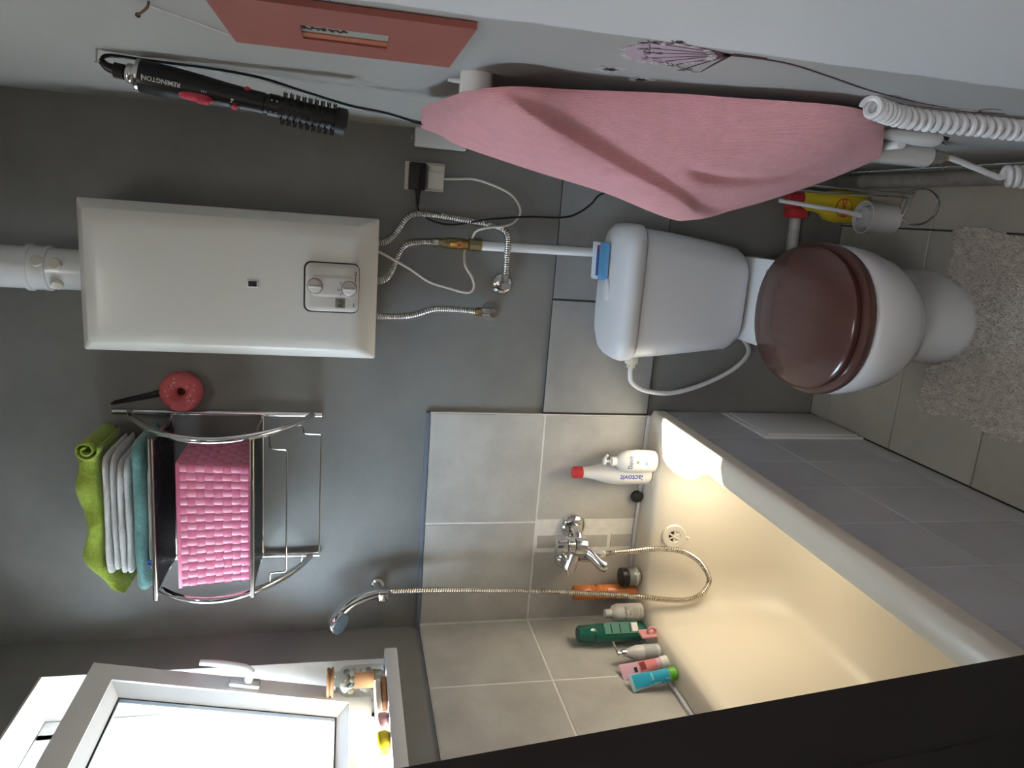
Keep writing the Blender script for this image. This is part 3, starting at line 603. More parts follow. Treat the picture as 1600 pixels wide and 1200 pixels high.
# ---- donut and strap
dn = thing('donut_sponge', 'round pink donut shaped sponge with sprinkles beside the wall shelf', 'sponge', (.718, -.028, 1.785))
dc = Vector((.7175, -.030, 1.836)); b = M()
rs = []
for i in range(40):
    a = 2*PI*i/40; rad = Vector((math.cos(a), 0, math.sin(a))); rs.append([dc+rad*.031+rad*.021*math.cos(t)+Vector((0, 1, 0))*.025*math.sin(t) for t in [2*PI*j/20 for j in range(20)]])
rs.append(rs[0]); b.loft(rs, False, False)
ob('ring', b, mat('donut_pink', (.62, .12, .13), .75, var=.08, vscale=60, bump=.3, bscale=300), dn)
ob('centre', M().lathe(dc+Vector((0, .012, 0)), (0, -1, 0), [(.013, -.01), (.013, .002)], 16), mat('donut_core', (.16, .03, .03), .8), dn)
spm = [mat('sprinkle_cream', (.80, .66, .50), .6), mat('sprinkle_dark', (.12, .03, .08), .6)]
bb = [M(), M()]
for k in range(26):
    a = random.uniform(0, 2*PI); rr = random.uniform(.019, .043); t = math.acos(max(-1, min(1, (rr-.031)/.021))); c = dc+Vector((math.cos(a)*rr, -.025*math.sin(t)-.0004, math.sin(a)*rr)); q = random.uniform(0, PI); d = Vector((math.cos(q), 0, math.sin(q)))*.0028
    bb[k % 3 == 0].tube([c-d, c+d], .0009, 5)
ob('sprinkles', bb[0], spm[0], dn); ob('sprinkles', bb[1], spm[1], dn)
sp_ = thing('black_comb', 'narrow black comb hanging on a nail above the pink donut', 'comb', (.69, -.01, 1.89))
u = (Vector((.703, -.012, 1.882))-Vector((.676, -.010, 2.006))); pb = [Vector((.676, -.010, 2.006))+u*q for q in (0, 1)]
ob('spine', M().tube([pb[0], pb[1]], .0035, 8).tube([pb[0]+Vector((.006, 0, -.004)), pb[1]+Vector((.014, 0, 0))], .002, 8), black, sp_)
cm = M()
for k in range(26):
    q = .06+.93*k/26; a = pb[0]+u*q; cm.tube([a, a+Vector((.004+.009*q, 0, .001))], .0012, 5)
ob('teeth', cm, black, sp_)
ob('nail', M().tube([(.676, 0, 2.008), (.676, -.022, 2.008)], .0025, 8).lathe((.676, -.022, 2.008), (0, -1, 0), [(.0045, 0), (.0045, .0015)], 10), steel, sp_)
# ---- bath mixer, hose and shower head
mx = thing('bath_mixer', 'chrome bath mixer tap on the tiles above the tub', 'tap', (.29, 0, .66))
ob('rosette', M().lathe((.322, -.011, .747), (0, -1, 0), [(.040, 0), (.040, .004), (.034, .014), (.022, .020), (.018, .021)], 32), chrome, mx)
ob('elbow', M().tube(cat([(.322, -.018, .747), (.322, -.045, .747), (.318, -.062, .746), (.308, -.074, .748), (.296, -.078, .750)]), .0145, 14), chrome, mx)
ob('rosette', M().lathe((.215, -.011, .764), (0, -1, 0), [(.032, 0), (.032, .004), (.026, .014), (.018, .020), (.016, .055)], 32), chrome, mx)
ob('body', M().tube([(.312, -.078, .745), (.208, -.072, .766)], [.019, .021], 22).lathe((.283, -.079, .722), (.12, 0, 1), [(.020, 0), (.030, .006), (.031, .022), (.029, .040)], 28), chrome, mx)
ob('cartridge_ring', M().lathe((.289, -.080, .763), (.03, -.05, 1), [(.022, 0), (.0265, .001), (.0265, .018), (.024, .020)], 28), chrome, mx)
lv = ob('lever_cap', M().lathe((.290, -.081, .785), (.03, -.05, 1), [(.022, 0), (.0242, .002), (.0242, .028), (.0225, .032), (.008, .034)], 28), chrome, mx)
ob('lever', M().tube(cat([(.276, -.104, .800), (.262, -.122, .792), (.250, -.138, .800), (.238, -.146, .795), (.232, -.148, .796)]), .0038, 8), chrome, lv)
ob('spout', M().loft([[Vector(c_)+Vector((a_*math.cos(t_), b_*math.sin(t_), 0)) for t_ in [2*PI*k/20 for k in range(20)]] for c_, a_, b_ in (((.276, -.086, .728), .022, .020), ((.270, -.098, .716), .022, .021), ((.258, -.116, .702), .020, .020), ((.250, -.128, .692), .019, .019), ((.247, -.131, .682), .019, .019), ((.247, -.131, .676), .017, .017))]), chrome, mx)
ob('diverter', M().tube([(.250, -.088, .742), (.250, -.092, .712)], .009, 14), chrome, mx)
ob('hose_outlet', M().tube([(.272, -.103, .712), (.272, -.104, .672)], [.013, .0115], 6), chrome, mx)
sho = corrugated([(.272, -.104, .676), (.275, -.105, .642), (.293, -.135, .603), (.314, -.166, .553), (.318, -.182, .493), (.308, -.192, .450), (.277, -.195, .407), (.228, -.197, .377), (.184, -.195, .390), (.161, -.19, .431), (.158, -.180, .492), (.155, -.158, .549), (.150, -.135, .60), (.158, -.120, .757), (.166, -.108, .946), (.170, -.098, 1.15), (.167, -.090, 1.292)], .0072, .0066, .0013, 10)
ob('shower_hose', sho, hosem, label='flexible metal shower hose hanging in a loop over the tub', cat_='hose')
shw = thing('hand_shower', 'chrome hand shower with blue face in a wall holder', 'shower head', (.14, -.05, 1.29))
ob('wall_holder', M().lathe((.150, -.0, 1.322), (0, -1, 0), [(.018, 0), (.018, .018), (.012, .022), (.012, .060)], 18).rbox(.138, .178, -.108, -.072, 1.296, 1.322, .012, .003), chrome, shw)
hd_p = cat([(.167, -.090, 1.290), (.163, -.091, 1.325), (.153, -.095, 1.365), (.135, -.102, 1.400), (.112, -.110, 1.428)])
ob('handle', M().tube(hd_p, lambda t: .0105+.0035*math.sin(PI*min(1, t*1.1))+.003*t, 16), chrome, shw)
hn = Vector((-.12, -.62, -.78)).normalized(); hc = Vector((.094, -.118, 1.432))
ob('head', M().lathe(hc-hn*.022, hn, [(.006, 0), (.020, .004), (.031, .014), (.034, .024), (.034, .032), (.031, .034)], 30), chrome, shw)
fc = ob('spray_face', M().lathe(hc+hn*.0105, hn, [(.0305, 0), (.0305, .0025), (.020, .0035), (.004, .0035)], 28), mat('blue_grey_face', (.10, .15, .19), .3), shw)
a_ = hn.cross(UZ).normalized(); b_ = hn.cross(a_); nz = M()
for rr, n in ((.008, 6), (.015, 11), (.022, 16)):
    for k in range(n):
        an = 2*PI*k/n; c = hc+hn*.0135+a_*rr*math.cos(an)+b_*rr*math.sin(an); nz.tube([c, c+hn*.0018], .0012, 5)
ob('nozzles', nz, mat('nozzle_grey', (.30, .36, .38), .4), fc)
# ---- bottles on the tub rim
RT = RZ+.002
def bottle(name, label, cat_, c, prof, m, k=1., n=28, ex=1., ey=1., group='toiletries on the tub rim'):
    t = thing(name, label, cat_, c, group); c = Vector(c)
    b = M().loft([[c+Vector((r*ex*math.cos(2*PI*j/n), r*ey*math.sin(2*PI*j/n), h)) for j in range(n)] for r, h in prof])
    ob('body', b, m, t); return t
whp = mat('white_bottle_plastic', (.80, .79, .78), .35)
c = (.505, -.050, RT)
t = bottle('milk_bottle', 'white body milk bottle with a red cap on the tub rim', 'bottle', c, [(.031, 0), (.034, .003), (.035, .01), (.035, .095), (.034, .112), (.030, .135), (.022, .165), (.0175, .185), (.016, .198), (.016, .214)], whp)
ob('cap', M().lathe(Vector(c)+Vector((0, 0, .206)), UZ, [(.0165, 0), (.0175, .001), (.0175, .026), (.0160, .029)], 24), red, t)
nv = Vector((.30, -.95, 0)).normalized(); side = Vector((-nv.y, nv.x, 0))
nv2 = Vector((-.10, -1, 0)).normalized(); s2 = Vector((-nv2.y, nv2.x, 0))
lettering('lactovit', .024, Vector(c)+nv2*.0352+Vector((0, 0, .065)), UZ, -s2, bluep, t, bold=.0004, bend=.0352)
c = (.553, -.088, RZ+.001)
t = bottle('pump_bottle', 'white soap bottle with a pump in front of the milk bottle', 'bottle', c, [(.027, 0), (.030, .003), (.032, .025), (.033, .06), (.031, .092), (.024, .112), (.013, .121), (.013, .124)], whp, ex=1.05, ey=.75)
ob('pump', M().lathe(Vector(c)+Vector((0, 0, .122)), UZ, [(.0135, 0), (.0135, .013), (.006, .015), (.004, .016), (.004, .030), (.010, .031), (.010, .037)], 18).tube(cat([Vector(c)+Vector((0, 0, .156)), Vector(c)+Vector((.012, -.006, .157)), Vector(c)+Vector((.022, -.012, .153))]), .0035, 8), whp, t)
lettering('Dove', .019, Vector(c)+Vector((0.003, -.0252, .084)), UX, UZ, bluep, t, bend=.045)
ob('label_print', M().box(c[0]-.004, c[0]+.006, c[1]-.0252, c[1]-.0235, c[2]+.032, c[2]+.040), mat('pale_blue_print', (.25, .42, .78), .5), t, smooth=False)
ob('leaf_print', M().box(c[0]+.001, c[0]+.008, c[1]-.0258, c[1]-.0240, c[2]+.060, c[2]+.066), mat('leaf_print', (.18, .34, .12), .5), t, smooth=False)
ob('tub_plug', M().lathe((.420, -.030, RT+.018), (.1, -1, .3), [(.012, -.010), (.013, -.006), (.018, -.004), (.0185, .002), (.015, .006), (.006, .007), (.005, .010), (.002, .011)], 22), blackm, label='black rubber tub plug leaning on the tiles beside the milk bottle', cat_='plug')
c = (.176, -.070, RT)
t = bottle('cosmetic_jar', 'round jar with grey glass body and black lid near the hose', 'jar', c, [(.024, 0), (.027, .003), (.027, .032), (.024, .036)], mat('grey_jar', (.22, .22, .21), .2, coat=.4))
ob('lid', M().lathe(Vector(c)+Vector((0, 0, .036)), UZ, [(.0275, 0), (.0285, .002), (.0285, .020), (.0265, .022)], 28), black, t)
ob('label_band', M().lathe(Vector(c)+Vector((0, 0, .008)), UZ, [(.0273, 0), (.0273, .006)], 28, False), mat('grey_print', (.42, .42, .40), .5), t)
c = (.122, -.058, RT)
orm = mat('orange_translucent', (.68, .20, .05), .3, coat=.3)
t = bottle('orange_bottle', 'slim translucent orange bottle leaning in the back corner of the tub', 'bottle', c, [(.020, 0), (.023, .003), (.023, .12), (.021, .128), (.021, .132), (.0225, .134), (.0225, .195), (.020, .198)], orm)
rb = M()
for k in range(7): rb.lathe(Vector(c)+Vector((0, 0, .094+k*.008)), UZ, [(.0230, 0), (.0240, .0015), (.0230, .003)], 26, False)
ob('rib', rb, orm, t)
c = (.085, -.118, RZ)
t = bottle('hair_bottle', 'short white bottle with black lettering between orange and green bottles', 'bottle', c, [(.024, 0), (.0265, .003), (.0265, .078), (.022, .090), (.0130, .097), (.0130, .099)], mat('white_bottle_warm', (.72, .70, .66), .35))
ob('cap', M().lathe(Vector(c)+Vector((0, 0, .098)), UZ, [(.0125, 0), (.0125, .016), (.011, .018)], 20), whp, t)
nb = Vector((.45, -.9, 0)).normalized(); rb_ = Vector((-nb.y, nb.x, 0))
lettering('OLAPLEX', .0095, Vector(c)+nb*.0266+Vector((0, 0, .058)), rb_, UZ, blackp, t, bend=.0266)
lettering('No.5', .007, Vector(c)+nb*.0266+Vector((0, 0, .045)), rb_, UZ, blackp, t, bend=.0266)
ls = M()
for k, z in enumerate((.034, .030, .024, .012)):
    for q in range(8):
        a = -.5+q*.12
        d = nb*math.cos(a)+rb_*math.sin(a); p = Vector(c)+d*.0267+Vector((0, 0, z)); ls.tube([p, p+rb_*.0028], .0004, 4)
ob('fine_print', ls, blackp, t)
tg = mat('green_translucent', (.02, .26, .19), .12, trans=.55, coat=.4)
c = (.046, -.158, RZ)
t = bottle('green_bottle', 'tall translucent green shampoo bottle on the left tub rim', 'bottle', c, [(.024, 0), (.029, .004), (.030, .02), (.030, .150), (.028, .158), (.028, .160)], tg, ex=.80, ey=1.1)
ob('cap', M().lathe(Vector(c)+Vector((0, 0, .161)), UZ, [(.025, 0), (.0255, .002), (.0235, .045), (.021, .048)], 26), tg, t)
ob('cap_top', M().lathe(Vector(c)+Vector((0, 0, .209)), UZ, [(.018, 0), (.018, .001)], 24), mat('dark_green', (.015, .07, .06), .4), t)
ng = Vector((.80, -.6, 0)).normalized(); rg = Vector((-ng.y, ng.x, 0)); gl = M(); lb = M()
ctr = Vector(c)+Vector((.0215, -.0145, 0))
lb.box(-.017, .017, .03, .135, -.0004, .0004); lb.xf(lambda v: ctr+rg*v.x+UZ*v.y+ng*(.003+v.z))
ob('back_label', lb, mat('green_label', (.03, .20, .16), .5), t, smooth=False)
for z in (.055, .085, .112): gl.box(-.015, .012, z, z+.003, 0, .0006)
gl.box(.002, .016, .031, .050, 0, .0006)
ob('label_text', M().add(gl.v[:24], gl.f[:18]).xf(lambda v: ctr+rg*v.x+UZ*v.y+ng*(.0036+v.z)), blackp, t, smooth=False)
wl = M().box(-.012, .014, .032, .050, 0, .0006).xf(lambda v: ctr+rg*v.x+UZ*v.y+ng*(.0036+v.z)); ob('barcode_label', wl, whp, t, smooth=False)
# razor
rz = thing('razor', 'pink razor lying in front of the green bottle', 'razor', (.085, -.215, RZ))
rzm = mat('pink_razor', (.78, .36, .38), .35)
ob('head', M().rbox(.072, .080, -.242, -.202, RZ-.002, RZ+.045, .003, .002), rzm, rz)
lp = [Vector((.090+.010*math.cos(a), -.228, RZ+.012+.012*math.sin(a))) for a in [2*PI*k/20 for k in range(21)]]
ob('loop', M().tube(lp, .004, 8), rzm, rz)
# pump bottle with silver neck
c = (.046, -.264, RZ)
t = bottle('silver_pump_bottle', 'white bottle with a silver pump behind the pink tube', 'bottle', c, [(.019, 0), (.021, .003), (.021, .062), (.018, .078), (.012, .094), (.010, .100)], mat('pearl_bottle', (.66, .65, .64), .25))
ob('pump', M().lathe(Vector(c)+Vector((0, 0, .099)), UZ, [(.011, 0), (.011, .012), (.004, .013), (.004, .020), (.008, .021), (.008, .026)], 16).tube(cat([Vector(c)+Vector((0, 0, .123)), Vector(c)+Vector((.015, .008, .130)), Vector(c)+Vector((.028, .016, .136))]), .003, 8), chrome, t)
ob('label_print', M().lathe(Vector(c)+Vector((0, 0, .012)), UZ, [(.0213, 0), (.0213, .038)], 28, False), mat('grey_label', (.40, .42, .42), .5), t)
def ctube(name, label, c, capm, capr, caph, L_, wd, m, lean, face):
    t = thing(name, label, 'tube', c, 'toiletries on the tub rim'); c = Vector(c); ax = Vector(lean).normalized(); f = Vector(face); f = (f-ax*f.dot(ax)).normalized(); s_ = ax.cross(f)
    ob('cap', M().lathe(c, ax, [(capr*.86, 0), (capr, .002), (capr, caph-.002), (capr*.9, caph)], 24), capm, t)
    rs = []
    for i in range(21):
        q = i/20; r = capr*.88; a = r+(wd/2-r)*q; b_ = r*(1-q)**.8+.0012; z = caph+L_*q
        rs.append([c+ax*z+s_*a*math.cos(2*PI*j/24)+f*b_*math.sin(2*PI*j/24) for j in range(24)])
    ob('body', M().loft(rs), m, t)
    def at(u, h, d=.0006):
        q = h; r = capr*.88; b_ = r*(1-q)**.8+.0012; a = r+(wd/2-r)*q; s = max(0, 1-(u/a)**2)**.5
        return c+ax*(caph+L_*h)+s_*u+f*(b_*s+d)
    return t, at
def strip(at, u0, u1, h0, h1): return M().grid(lambda s, q: at(u0+(u1-u0)*s, h0+(h1-h0)*q), 8, 6)
t, at = ctube('cream_tube', 'pink cream tube with white cap standing between white bottle and blue tube', (.052, -.322, RZ-.001), whp, .0175, .022, .112, .050, mat('pale_pink_tube', (.78, .48, .60), .3), (-.25, .05, 1), (1, -.45, 0))
ob('coral_panel', strip(at, -.016, .016, .10, .55), mat('coral_print', (.80, .26, .26), .4), t)
ob('bold_print', strip(lambda u, h: at(u, h, .0011), -.012, .012, .38, .52), mat('dark_red_print', (.25, .03, .04), .5), t)
ob('bold_print', strip(lambda u, h: at(u, h, .0011), -.012, .002, .60, .68), blackp, t)
t, at = ctube('gel_tube', 'turquoise gel tube with a green cap, nearest of the toiletries', (.054, -.378, RZ-.001), mat('lime_cap', (.16, .50, .05), .35), .0175, .020, .108, .050, mat('clear_tube_end', (.45, .62, .66), .25), (-.23, .06, 1), (1, -.55, 0))
ob('blue_panel', strip(at, -.019, .019, .02, .92), mat('turquoise_print', (.03, .42, .62), .3), t)
ob('pale_print', strip(lambda u, h: at(u, h, .0011), -.009, .012, .42, .47), mat('pale_turquoise', (.25, .62, .72), .4), t)
# ---- things on the window sill
SZ = 1.305
j = thing('shell_jar', 'glass jar of shells with wooden lid and brown label on the sill', 'jar', (-.012, -.232, SZ))
jc = Vector((-.012, -.232, SZ))
ob('glass', M().lathe(jc, UZ, [(.036, .0), (.040, .004), (.040, .095), (.036, .110), (.026, .120), (.026, .132)], 30), jarglass, j)
ob('lid', M().lathe(jc+Vector((0, 0, .132)), UZ, [(.036, 0), (.038, .002), (.038, .006), (.034, .007), (.034, .011), (.037, .012), (.037, .017), (.034, .019)], 28), woodl, j)
lbm = mat('kraft_label', (.34, .19, .10), .8)
ob('label', M().grid(lambda s, q: jc+Vector((.0408*math.cos(-1.45+s*1.0), .0408*math.sin(-1.45+s*1.0), .030+q*.050)), 10, 2), lbm, j)
shells = [mat('shell_cream', (.55, .50, .44), .5), mat('shell_grey', (.25, .25, .25), .5), mat('shell_tan', (.42, .33, .22), .5)]
rnd = random.Random(5)
for k in range(40):
    a = rnd.uniform(0, 2*PI); rr = rnd.uniform(.012, .027); z = .012+.0024*k; s_ = rnd.uniform(.007, .0115); cc = jc+Vector((rr*math.cos(a), rr*math.sin(a), z)); ax = Vector((rnd.uniform(-1, 1), rnd.uniform(-1, 1), rnd.uniform(-.3, 1))).normalized()
    ob('shell', M().lathe(cc, ax, [(s_*.2, -s_*.5), (s_*.75, -s_*.3), (s_, 0), (s_*.8, s_*.35), (s_*.25, s_*.7)], 9), shells[k % 3], j)
t = thing('soap_dish', 'pale soap bar on a wooden dish in front of the shell jar', 'soap dish', (.012, -.315, SZ))
ob('dish', M().rbox(-.012, .030, -.372, -.268, SZ+.0003, SZ+.013, .014, .004), woodl, t)
ob('soap', M().rbox(-.016, .026, -.395, -.272, SZ+.0135, SZ+.030, .018, .006), mat('cream_soap', (.80, .74, .62), .5), t)
def pebble(name, label, m, c, a, b_, hgt):
    c = Vector(c); ob(name, M().loft([[(c.x+a*k*cx_, c.y+b_*k*cy_, c.z+hgt*z) for cx_, cy_ in supere(0, 0, 1, 1, 2.6, 26)] for z, k in ((0, .78), (.06, .92), (.25, 1), (.65, .98), (.88, .85), (.97, .6), (1, .25))]), m, None, label=label, cat_='soap', ang=60)
pebble('pink_soap', 'small pink rounded soap on the window sill', mat('pink_soap', (.80, .46, .48), .5), (.006, -.428, SZ+.0003), .018, .028, .030)
pebble('yellow_soap', 'small yellow rounded soap on the window sill', mat('yellow_soap', (.78, .62, .03), .5), (.006, -.496, SZ+.0003), .018, .031, .032)
# ---- hair styler on the right wall
sty = thing('hair_styler', 'black and red hot air hair brush hanging on a nail', 'hair styler', (1.35, -.68, 1.43))
S0 = Vector((1.3855, -.680, 1.748)); S1 = Vector((1.3465, -.680, 1.434)); sa = (S1-S0).normalized(); LN = (S1-S0).length
fr_ = Vector((-.12, -.99, 0)); fr_ = (fr_-sa*fr_.dot(sa)).normalized(); fs = sa.cross(fr_)
ob('handle', M().lathe(S0, sa, [(.0235, 0), (.0245, .004), (.0245, .05), (.0225, .09), (.0195, .13), (.0185, .155), (.018, .165)], 30), black, sty)
ob('end_ring', M().lathe(S0-sa*.005, sa, [(.020, 0), (.0245, .001), (.0248, .005), (.0235, .007)], 30), chrome, sty)
ob('collar', M().lathe(S0-sa*.020, sa, [(.011, 0), (.014, .003), (.015, .008), (.014, .010), (.017, .016)], 24), chrome, sty)
ob('barrel_joint', M().lathe(S0+sa*.165, sa, [(.0178, 0), (.0178, .020), (.0165, .021), (.0165, .026), (.0185, .027), (.0185, .044)], 28), black, sty)
bv = M()
for k in (0, 1): bv.box(-.010, .010, .196+.008*k, .1985+.008*k, .0, .0006)
ob('vent_mark', M().add(bv.v, bv.f).xf(lambda v: S0+sa*v.y+(fr_*math.cos(v.x/.0186)+fs*math.sin(v.x/.0186))*(.0187+v.z)), mat('light_grey_print', (.55, .55, .55), .5), sty, smooth=False)
BR = .0175
br = ob('brush_barrel', M().lathe(S0+sa*.208, sa, [(.0180, 0), (BR, .003), (BR, .088), (.0215, .090), (.0215, LN-.211), (.018, LN-.208)], 28), mat('brush_black', (.018, .018, .018), .5), sty)
bs = M(); bf = M()
for r_ in range(16):
    an = 2*PI*r_/16; d = fr_*math.cos(an)+fs*math.sin(an)
    for k in range(9):
        p = S0+sa*(.214+.0098*k+(.0049 if r_ % 2 else 0)*.7); (bs if r_ % 2 == 0 else bf).tube([p+d*(BR-.001), p+d*(BR+.0095)], [.0009, .0006], 5)
        if r_ % 2 == 0:
            for q in (-1, 1): bs.tube([p+d*BR, p+d*(BR+.007)+sa*.002*q+fs*0], .0006, 4)
ob('bristles', bs, black, br); ob('bristles', bf, black, br)
def on_st(al, an, r): return S0+sa*al+(fr_*math.cos(an)+fs*math.sin(an))*r
def pad(al0, al1, wa, r, hgt, an0, nl=16, nw=10):
    def f(s, q):
        u = 2*s-1; v = 2*q-1; e = max(0, 1-abs(u)**3)**.5; an = an0+v*wa*e/ r; hh = hgt*max(0, 1-u**6)*max(0, 1-v**4)
        return on_st(al0+(al1-al0)*s, an, r-.0008+hh)
    return M().grid(f, nl, nw)
ANS = .62
sl = ob('slider', pad(.058, .113, .0085, .0228, .004, ANS), sred, sty)
ob('slider_grip', pad(.086, .108, .007, .0235, .0075, ANS), sred, sl)
ob('button_well', pad(.134, .152, .007, .0192, .0022, ANS+.06), black, sty)
ob('button', M().lathe(on_st(.143, ANS+.06, .0195), (fr_*math.cos(ANS+.06)+fs*math.sin(ANS+.06)), [(.0045, 0), (.0045, .005), (.003, .006)], 14), sred, sty)
ob('button', M().lathe(on_st(.158, -1.15, .0165), (fr_*math.cos(-1.15)+fs*math.sin(-1.15)), [(.005, 0), (.005, .003), (.004, .004)], 14), sred, sty)
tm = text_mesh('REMINGTON', .0095, .0001); ANT = .0
tm.xf(lambda v: on_st(.036-v.x, ANT+v.y/.0248, .0250+v.z)); ob('lettering', tm, mat('white_print', (.75, .75, .74), .5), sty, smooth=False)
mk = M().box(.008, .010, -.0035, .0035, 0, .0004)
for k in range(3): mk.box(.094+.003*k, .095+.003*k, .004, .0065, 0, .0004)
mk.box(.137, .141, .001, .004, 0, .0004).box(.137, .139, -.0028, -.001, 0, .0004)
ob('marks', mk.xf(lambda v: on_st(v.x, ANT+.02-v.y/.022+(.28 if v.x > .08 else 0), (.0248 if v.x < .08 else .0222 if v.x < .12 else .0192)+v.z)), MATS['white_print'], sty, smooth=False)
N0 = Vector((1.4005, -.68, 1.802))
ob('hanging_sleeve', M().tube(cat([S0-sa*.018, S0-sa*.030, S0-sa*.045+Vector((.002, 0, 0)), N0]), lambda t: .0105-.0055*t, 12).lathe(S0-sa*.022, -sa, [(.0115, 0), (.0115, .014), (.010, .015)], 14), black, sty)
ob('styler_cord', M().tube(cat([N0+Vector((0, 0, .001)), N0+Vector((.010, .006, -.010)), (1.4115, -.655, 1.74), (1.4125, -.64, 1.66), (1.409, -.625, 1.58), (1.398, -.60, 1.51), (1.383, -.60, 1.433), (1.377, -.60, 1.372), (1.367, -.60, 1.312), (1.375, -.56, 1.27), (1.398, -.53, 1.20), (1.402, -.52, 1.0)]), .0032, 7), black, label='black cord running from the hair styler down behind the pink towel', cat_='cord')
ob('wall_nail', M().tube([(W+.004, -.683, 1.8065), (1.398, -.688, 1.8065)], .0014, 8).lathe((1.398, -.688, 1.8065), (-1, -.2, 0), [(.003, 0), (.003, .001)], 10), steel, label='small nail carrying the hair styler', cat_='nail')
# ---- red picture on the right wall, its string and bent nail
pf = thing('wall_picture', 'flat terracotta red panel with a narrow slot hanging on the wall', 'picture', (W-.01, -1.0, 1.29))
PX = W-.008; py0, py1, pz0, pz1 = -1.150, -.915, 1.298, 1.574; sy0, sy1, sz0, sz1 = -1.064, -.990, 1.386, 1.486
fm = M()
def pq(x): return [(x, py0, pz0), (x, py1, pz0), (x, py1, pz1), (x, py0, pz1), (x, sy0, sz0), (x, sy1, sz0), (x, sy1, sz1), (x, sy0, sz1)]
vs = pq(PX)+pq(W-.001); fsx = [(0, 1, 5, 4), (1, 2, 6, 5), (2, 3, 7, 6), (3, 0, 4, 7)]
fm.add(vs, fsx+[tuple(i+8 for i in reversed(f)) for f in fsx]+[(0, 8, 9, 1), (1, 9, 10, 2), (2, 10, 11, 3), (3, 11, 8, 0), (4, 5, 13, 12), (5, 6, 14, 13), (6, 7, 15, 14), (7, 4, 12, 15)])
ob('frame', fm, terr, pf, smooth=False)
ip = ob('picture_insert', M().box(PX+.004, PX+.0065, sy0-.002, sy1+.002, sz0-.002, sz1+.002), mat('grey_green_paper', (.32, .33, .30), .8), pf, smooth=False)
si = M(); rnd = random.Random(2)
for k in range(7):
    zc = sz1-.005-k*.0075
    for q in range(4):
        yc = -1.036+rnd.uniform(-.006, .006); zz = zc+rnd.uniform(-.003, .003); rr = rnd.uniform(.0015, .003); si.lathe((PX+.004, yc, zz), (-1, 0, 0), [(rr, 0), (rr, .0006)], 7)
ob('orange_strip', M().box(PX+.0025, PX+.004, sy1-.024, sy1, sz0, sz1), mat('orange_board', (.42, .13, .07), .5), pf, smooth=False)  # brighter red-orange strip paints the lit inner side of the slot
ob('silhouettes', si, blackp, ip, smooth=False)
ob('picture_string', M().tube([(W-.004, -1.047, 1.645), (W-.003, -.93, 1.5765)], .0012, 6), whp, label='thin white string between the bent nail and the red panel', cat_='string')
ob('bent_nail', M().tube(cat([(W+.004, -1.048, 1.646), (W-.004, -1.046, 1.647), (W-.008, -1.038, 1.653), (W-.010, -1.020, 1.664)]), .0016, 8).lathe((W-.010, -1.020, 1.664), (-.3, .8, .5), [(.003, 0), (.003, .001)], 8), mat('rusty_iron', (.14, .08, .05), .7), label='bent rusty nail in the wall above the red panel', cat_='nail')
# ---- dandelion decal on the right wall
dcl = thing('wall_decal', 'dark purple dandelion wall sticker with lilac seed heads', 'sticker', (W, -1.08, .5))
pur = mat('dark_purple_vinyl', (.055, .012, .028), .5); lil = mat('lilac_vinyl', (.50, .38, .46), .5); vw = mat('white_vinyl', (.72, .70, .70), .5)
def wl_(y, z, d=.0006): return Vector((W-d, y, z))
def line(pts, w0, w1=None, d=.0007):
    P_ = cat([wl_(y, z, d) for y, z in pts], 6); n = len(P_); b = M(); L1 = []; L2 = []
    for i, p in enumerate(P_):
        t_ = (P_[min(i+1, n-1)]-P_[max(i-1, 0)]).normalized(); nn = Vector((0, -t_.z, t_.y)); ww = w0+((w1 if w1 is not None else w0)-w0)*i/(n-1); L1.append(p+nn*ww); L2.append(p-nn*ww)
    vs = L1+L2; vs += [v+Vector((.0004, 0, 0)) for v in vs]
    for i in range(n-1):
        a, b1, c_, d_ = i, i+1, n+i+1, n+i; b.f += [(a, b1, c_, d_), (d_+2*n, c_+2*n, b1+2*n, a+2*n), (a, a+2*n, b1+2*n, b1), (d_, c_, c_+2*n, d_+2*n)]
    b.v = [tuple(v) for v in vs]; return b
def merge(a, b): return a.add(b.v, b.f)
hub = (-1.155, 1.004); hb = M(); sdm = M(); rnd = random.Random(11)
line_all = line([(-1.159, .962), (-1.157, .985), hub], .003, .006); hb = merge(hb, line_all)
ends = []
for k in range(9):
    a = math.radians(-18+k*14.5); rr = .085+.018*rnd.random()
    e = (hub[0]+rr*math.sin(a)*1.05, hub[1]+rr*math.cos(a)); ends.append(e)
    if e[0] < -1.178: e = (-1.176, e[1]-.01); ends[-1] = e
    mid = ((hub[0]+e[0])/2+.004*rnd.uniform(-1, 1), (hub[1]+e[1])/2); hb = merge(hb, line([hub, mid, e], .0022, .0007))
ob('hub_and_rays', hb, pur, dcl, smooth=False)
ob('seed_backing', M().lathe(wl_(-1.118, 1.068, .0002), (-1, 0, 0), [(.052, 0), (.052, .0002)], 40, True), lil, dcl, smooth=False)
for k in range(60):
    e = rnd.choice(ends); a = rnd.uniform(0, 2*PI); r0 = rnd.uniform(.002, .004); r1 = r0+rnd.uniform(.006, .012)
    sdm = merge(sdm, line([(e[0]+r0*math.sin(a), e[1]+r0*math.cos(a)), (e[0]+(r0+r1)/2*math.sin(a+.1), e[1]+(r0+r1)/2*math.cos(a+.1)), (e[0]+r1*math.sin(a), e[1]+r1*math.cos(a))], .0008, .0003, .0012))
ob('seeds', sdm, pur, dcl, smooth=False)
wsd = M()
for k in range(50):
    a = rnd.uniform(0, 2*PI); r0 = .047+rnd.uniform(0, .004); wsd = merge(wsd, line([(-1.118+r0*math.sin(a), 1.068+r0*math.cos(a)), (-1.118+(r0+.004)*math.sin(a+.05), 1.068+(r0+.004)*math.cos(a+.05)), (-1.118+(r0+.008)*math.sin(a), 1.068+(r0+.008)*math.cos(a))], .0012, .0004, .0011))
ob('seed_tips', wsd, vw, dcl, smooth=False)
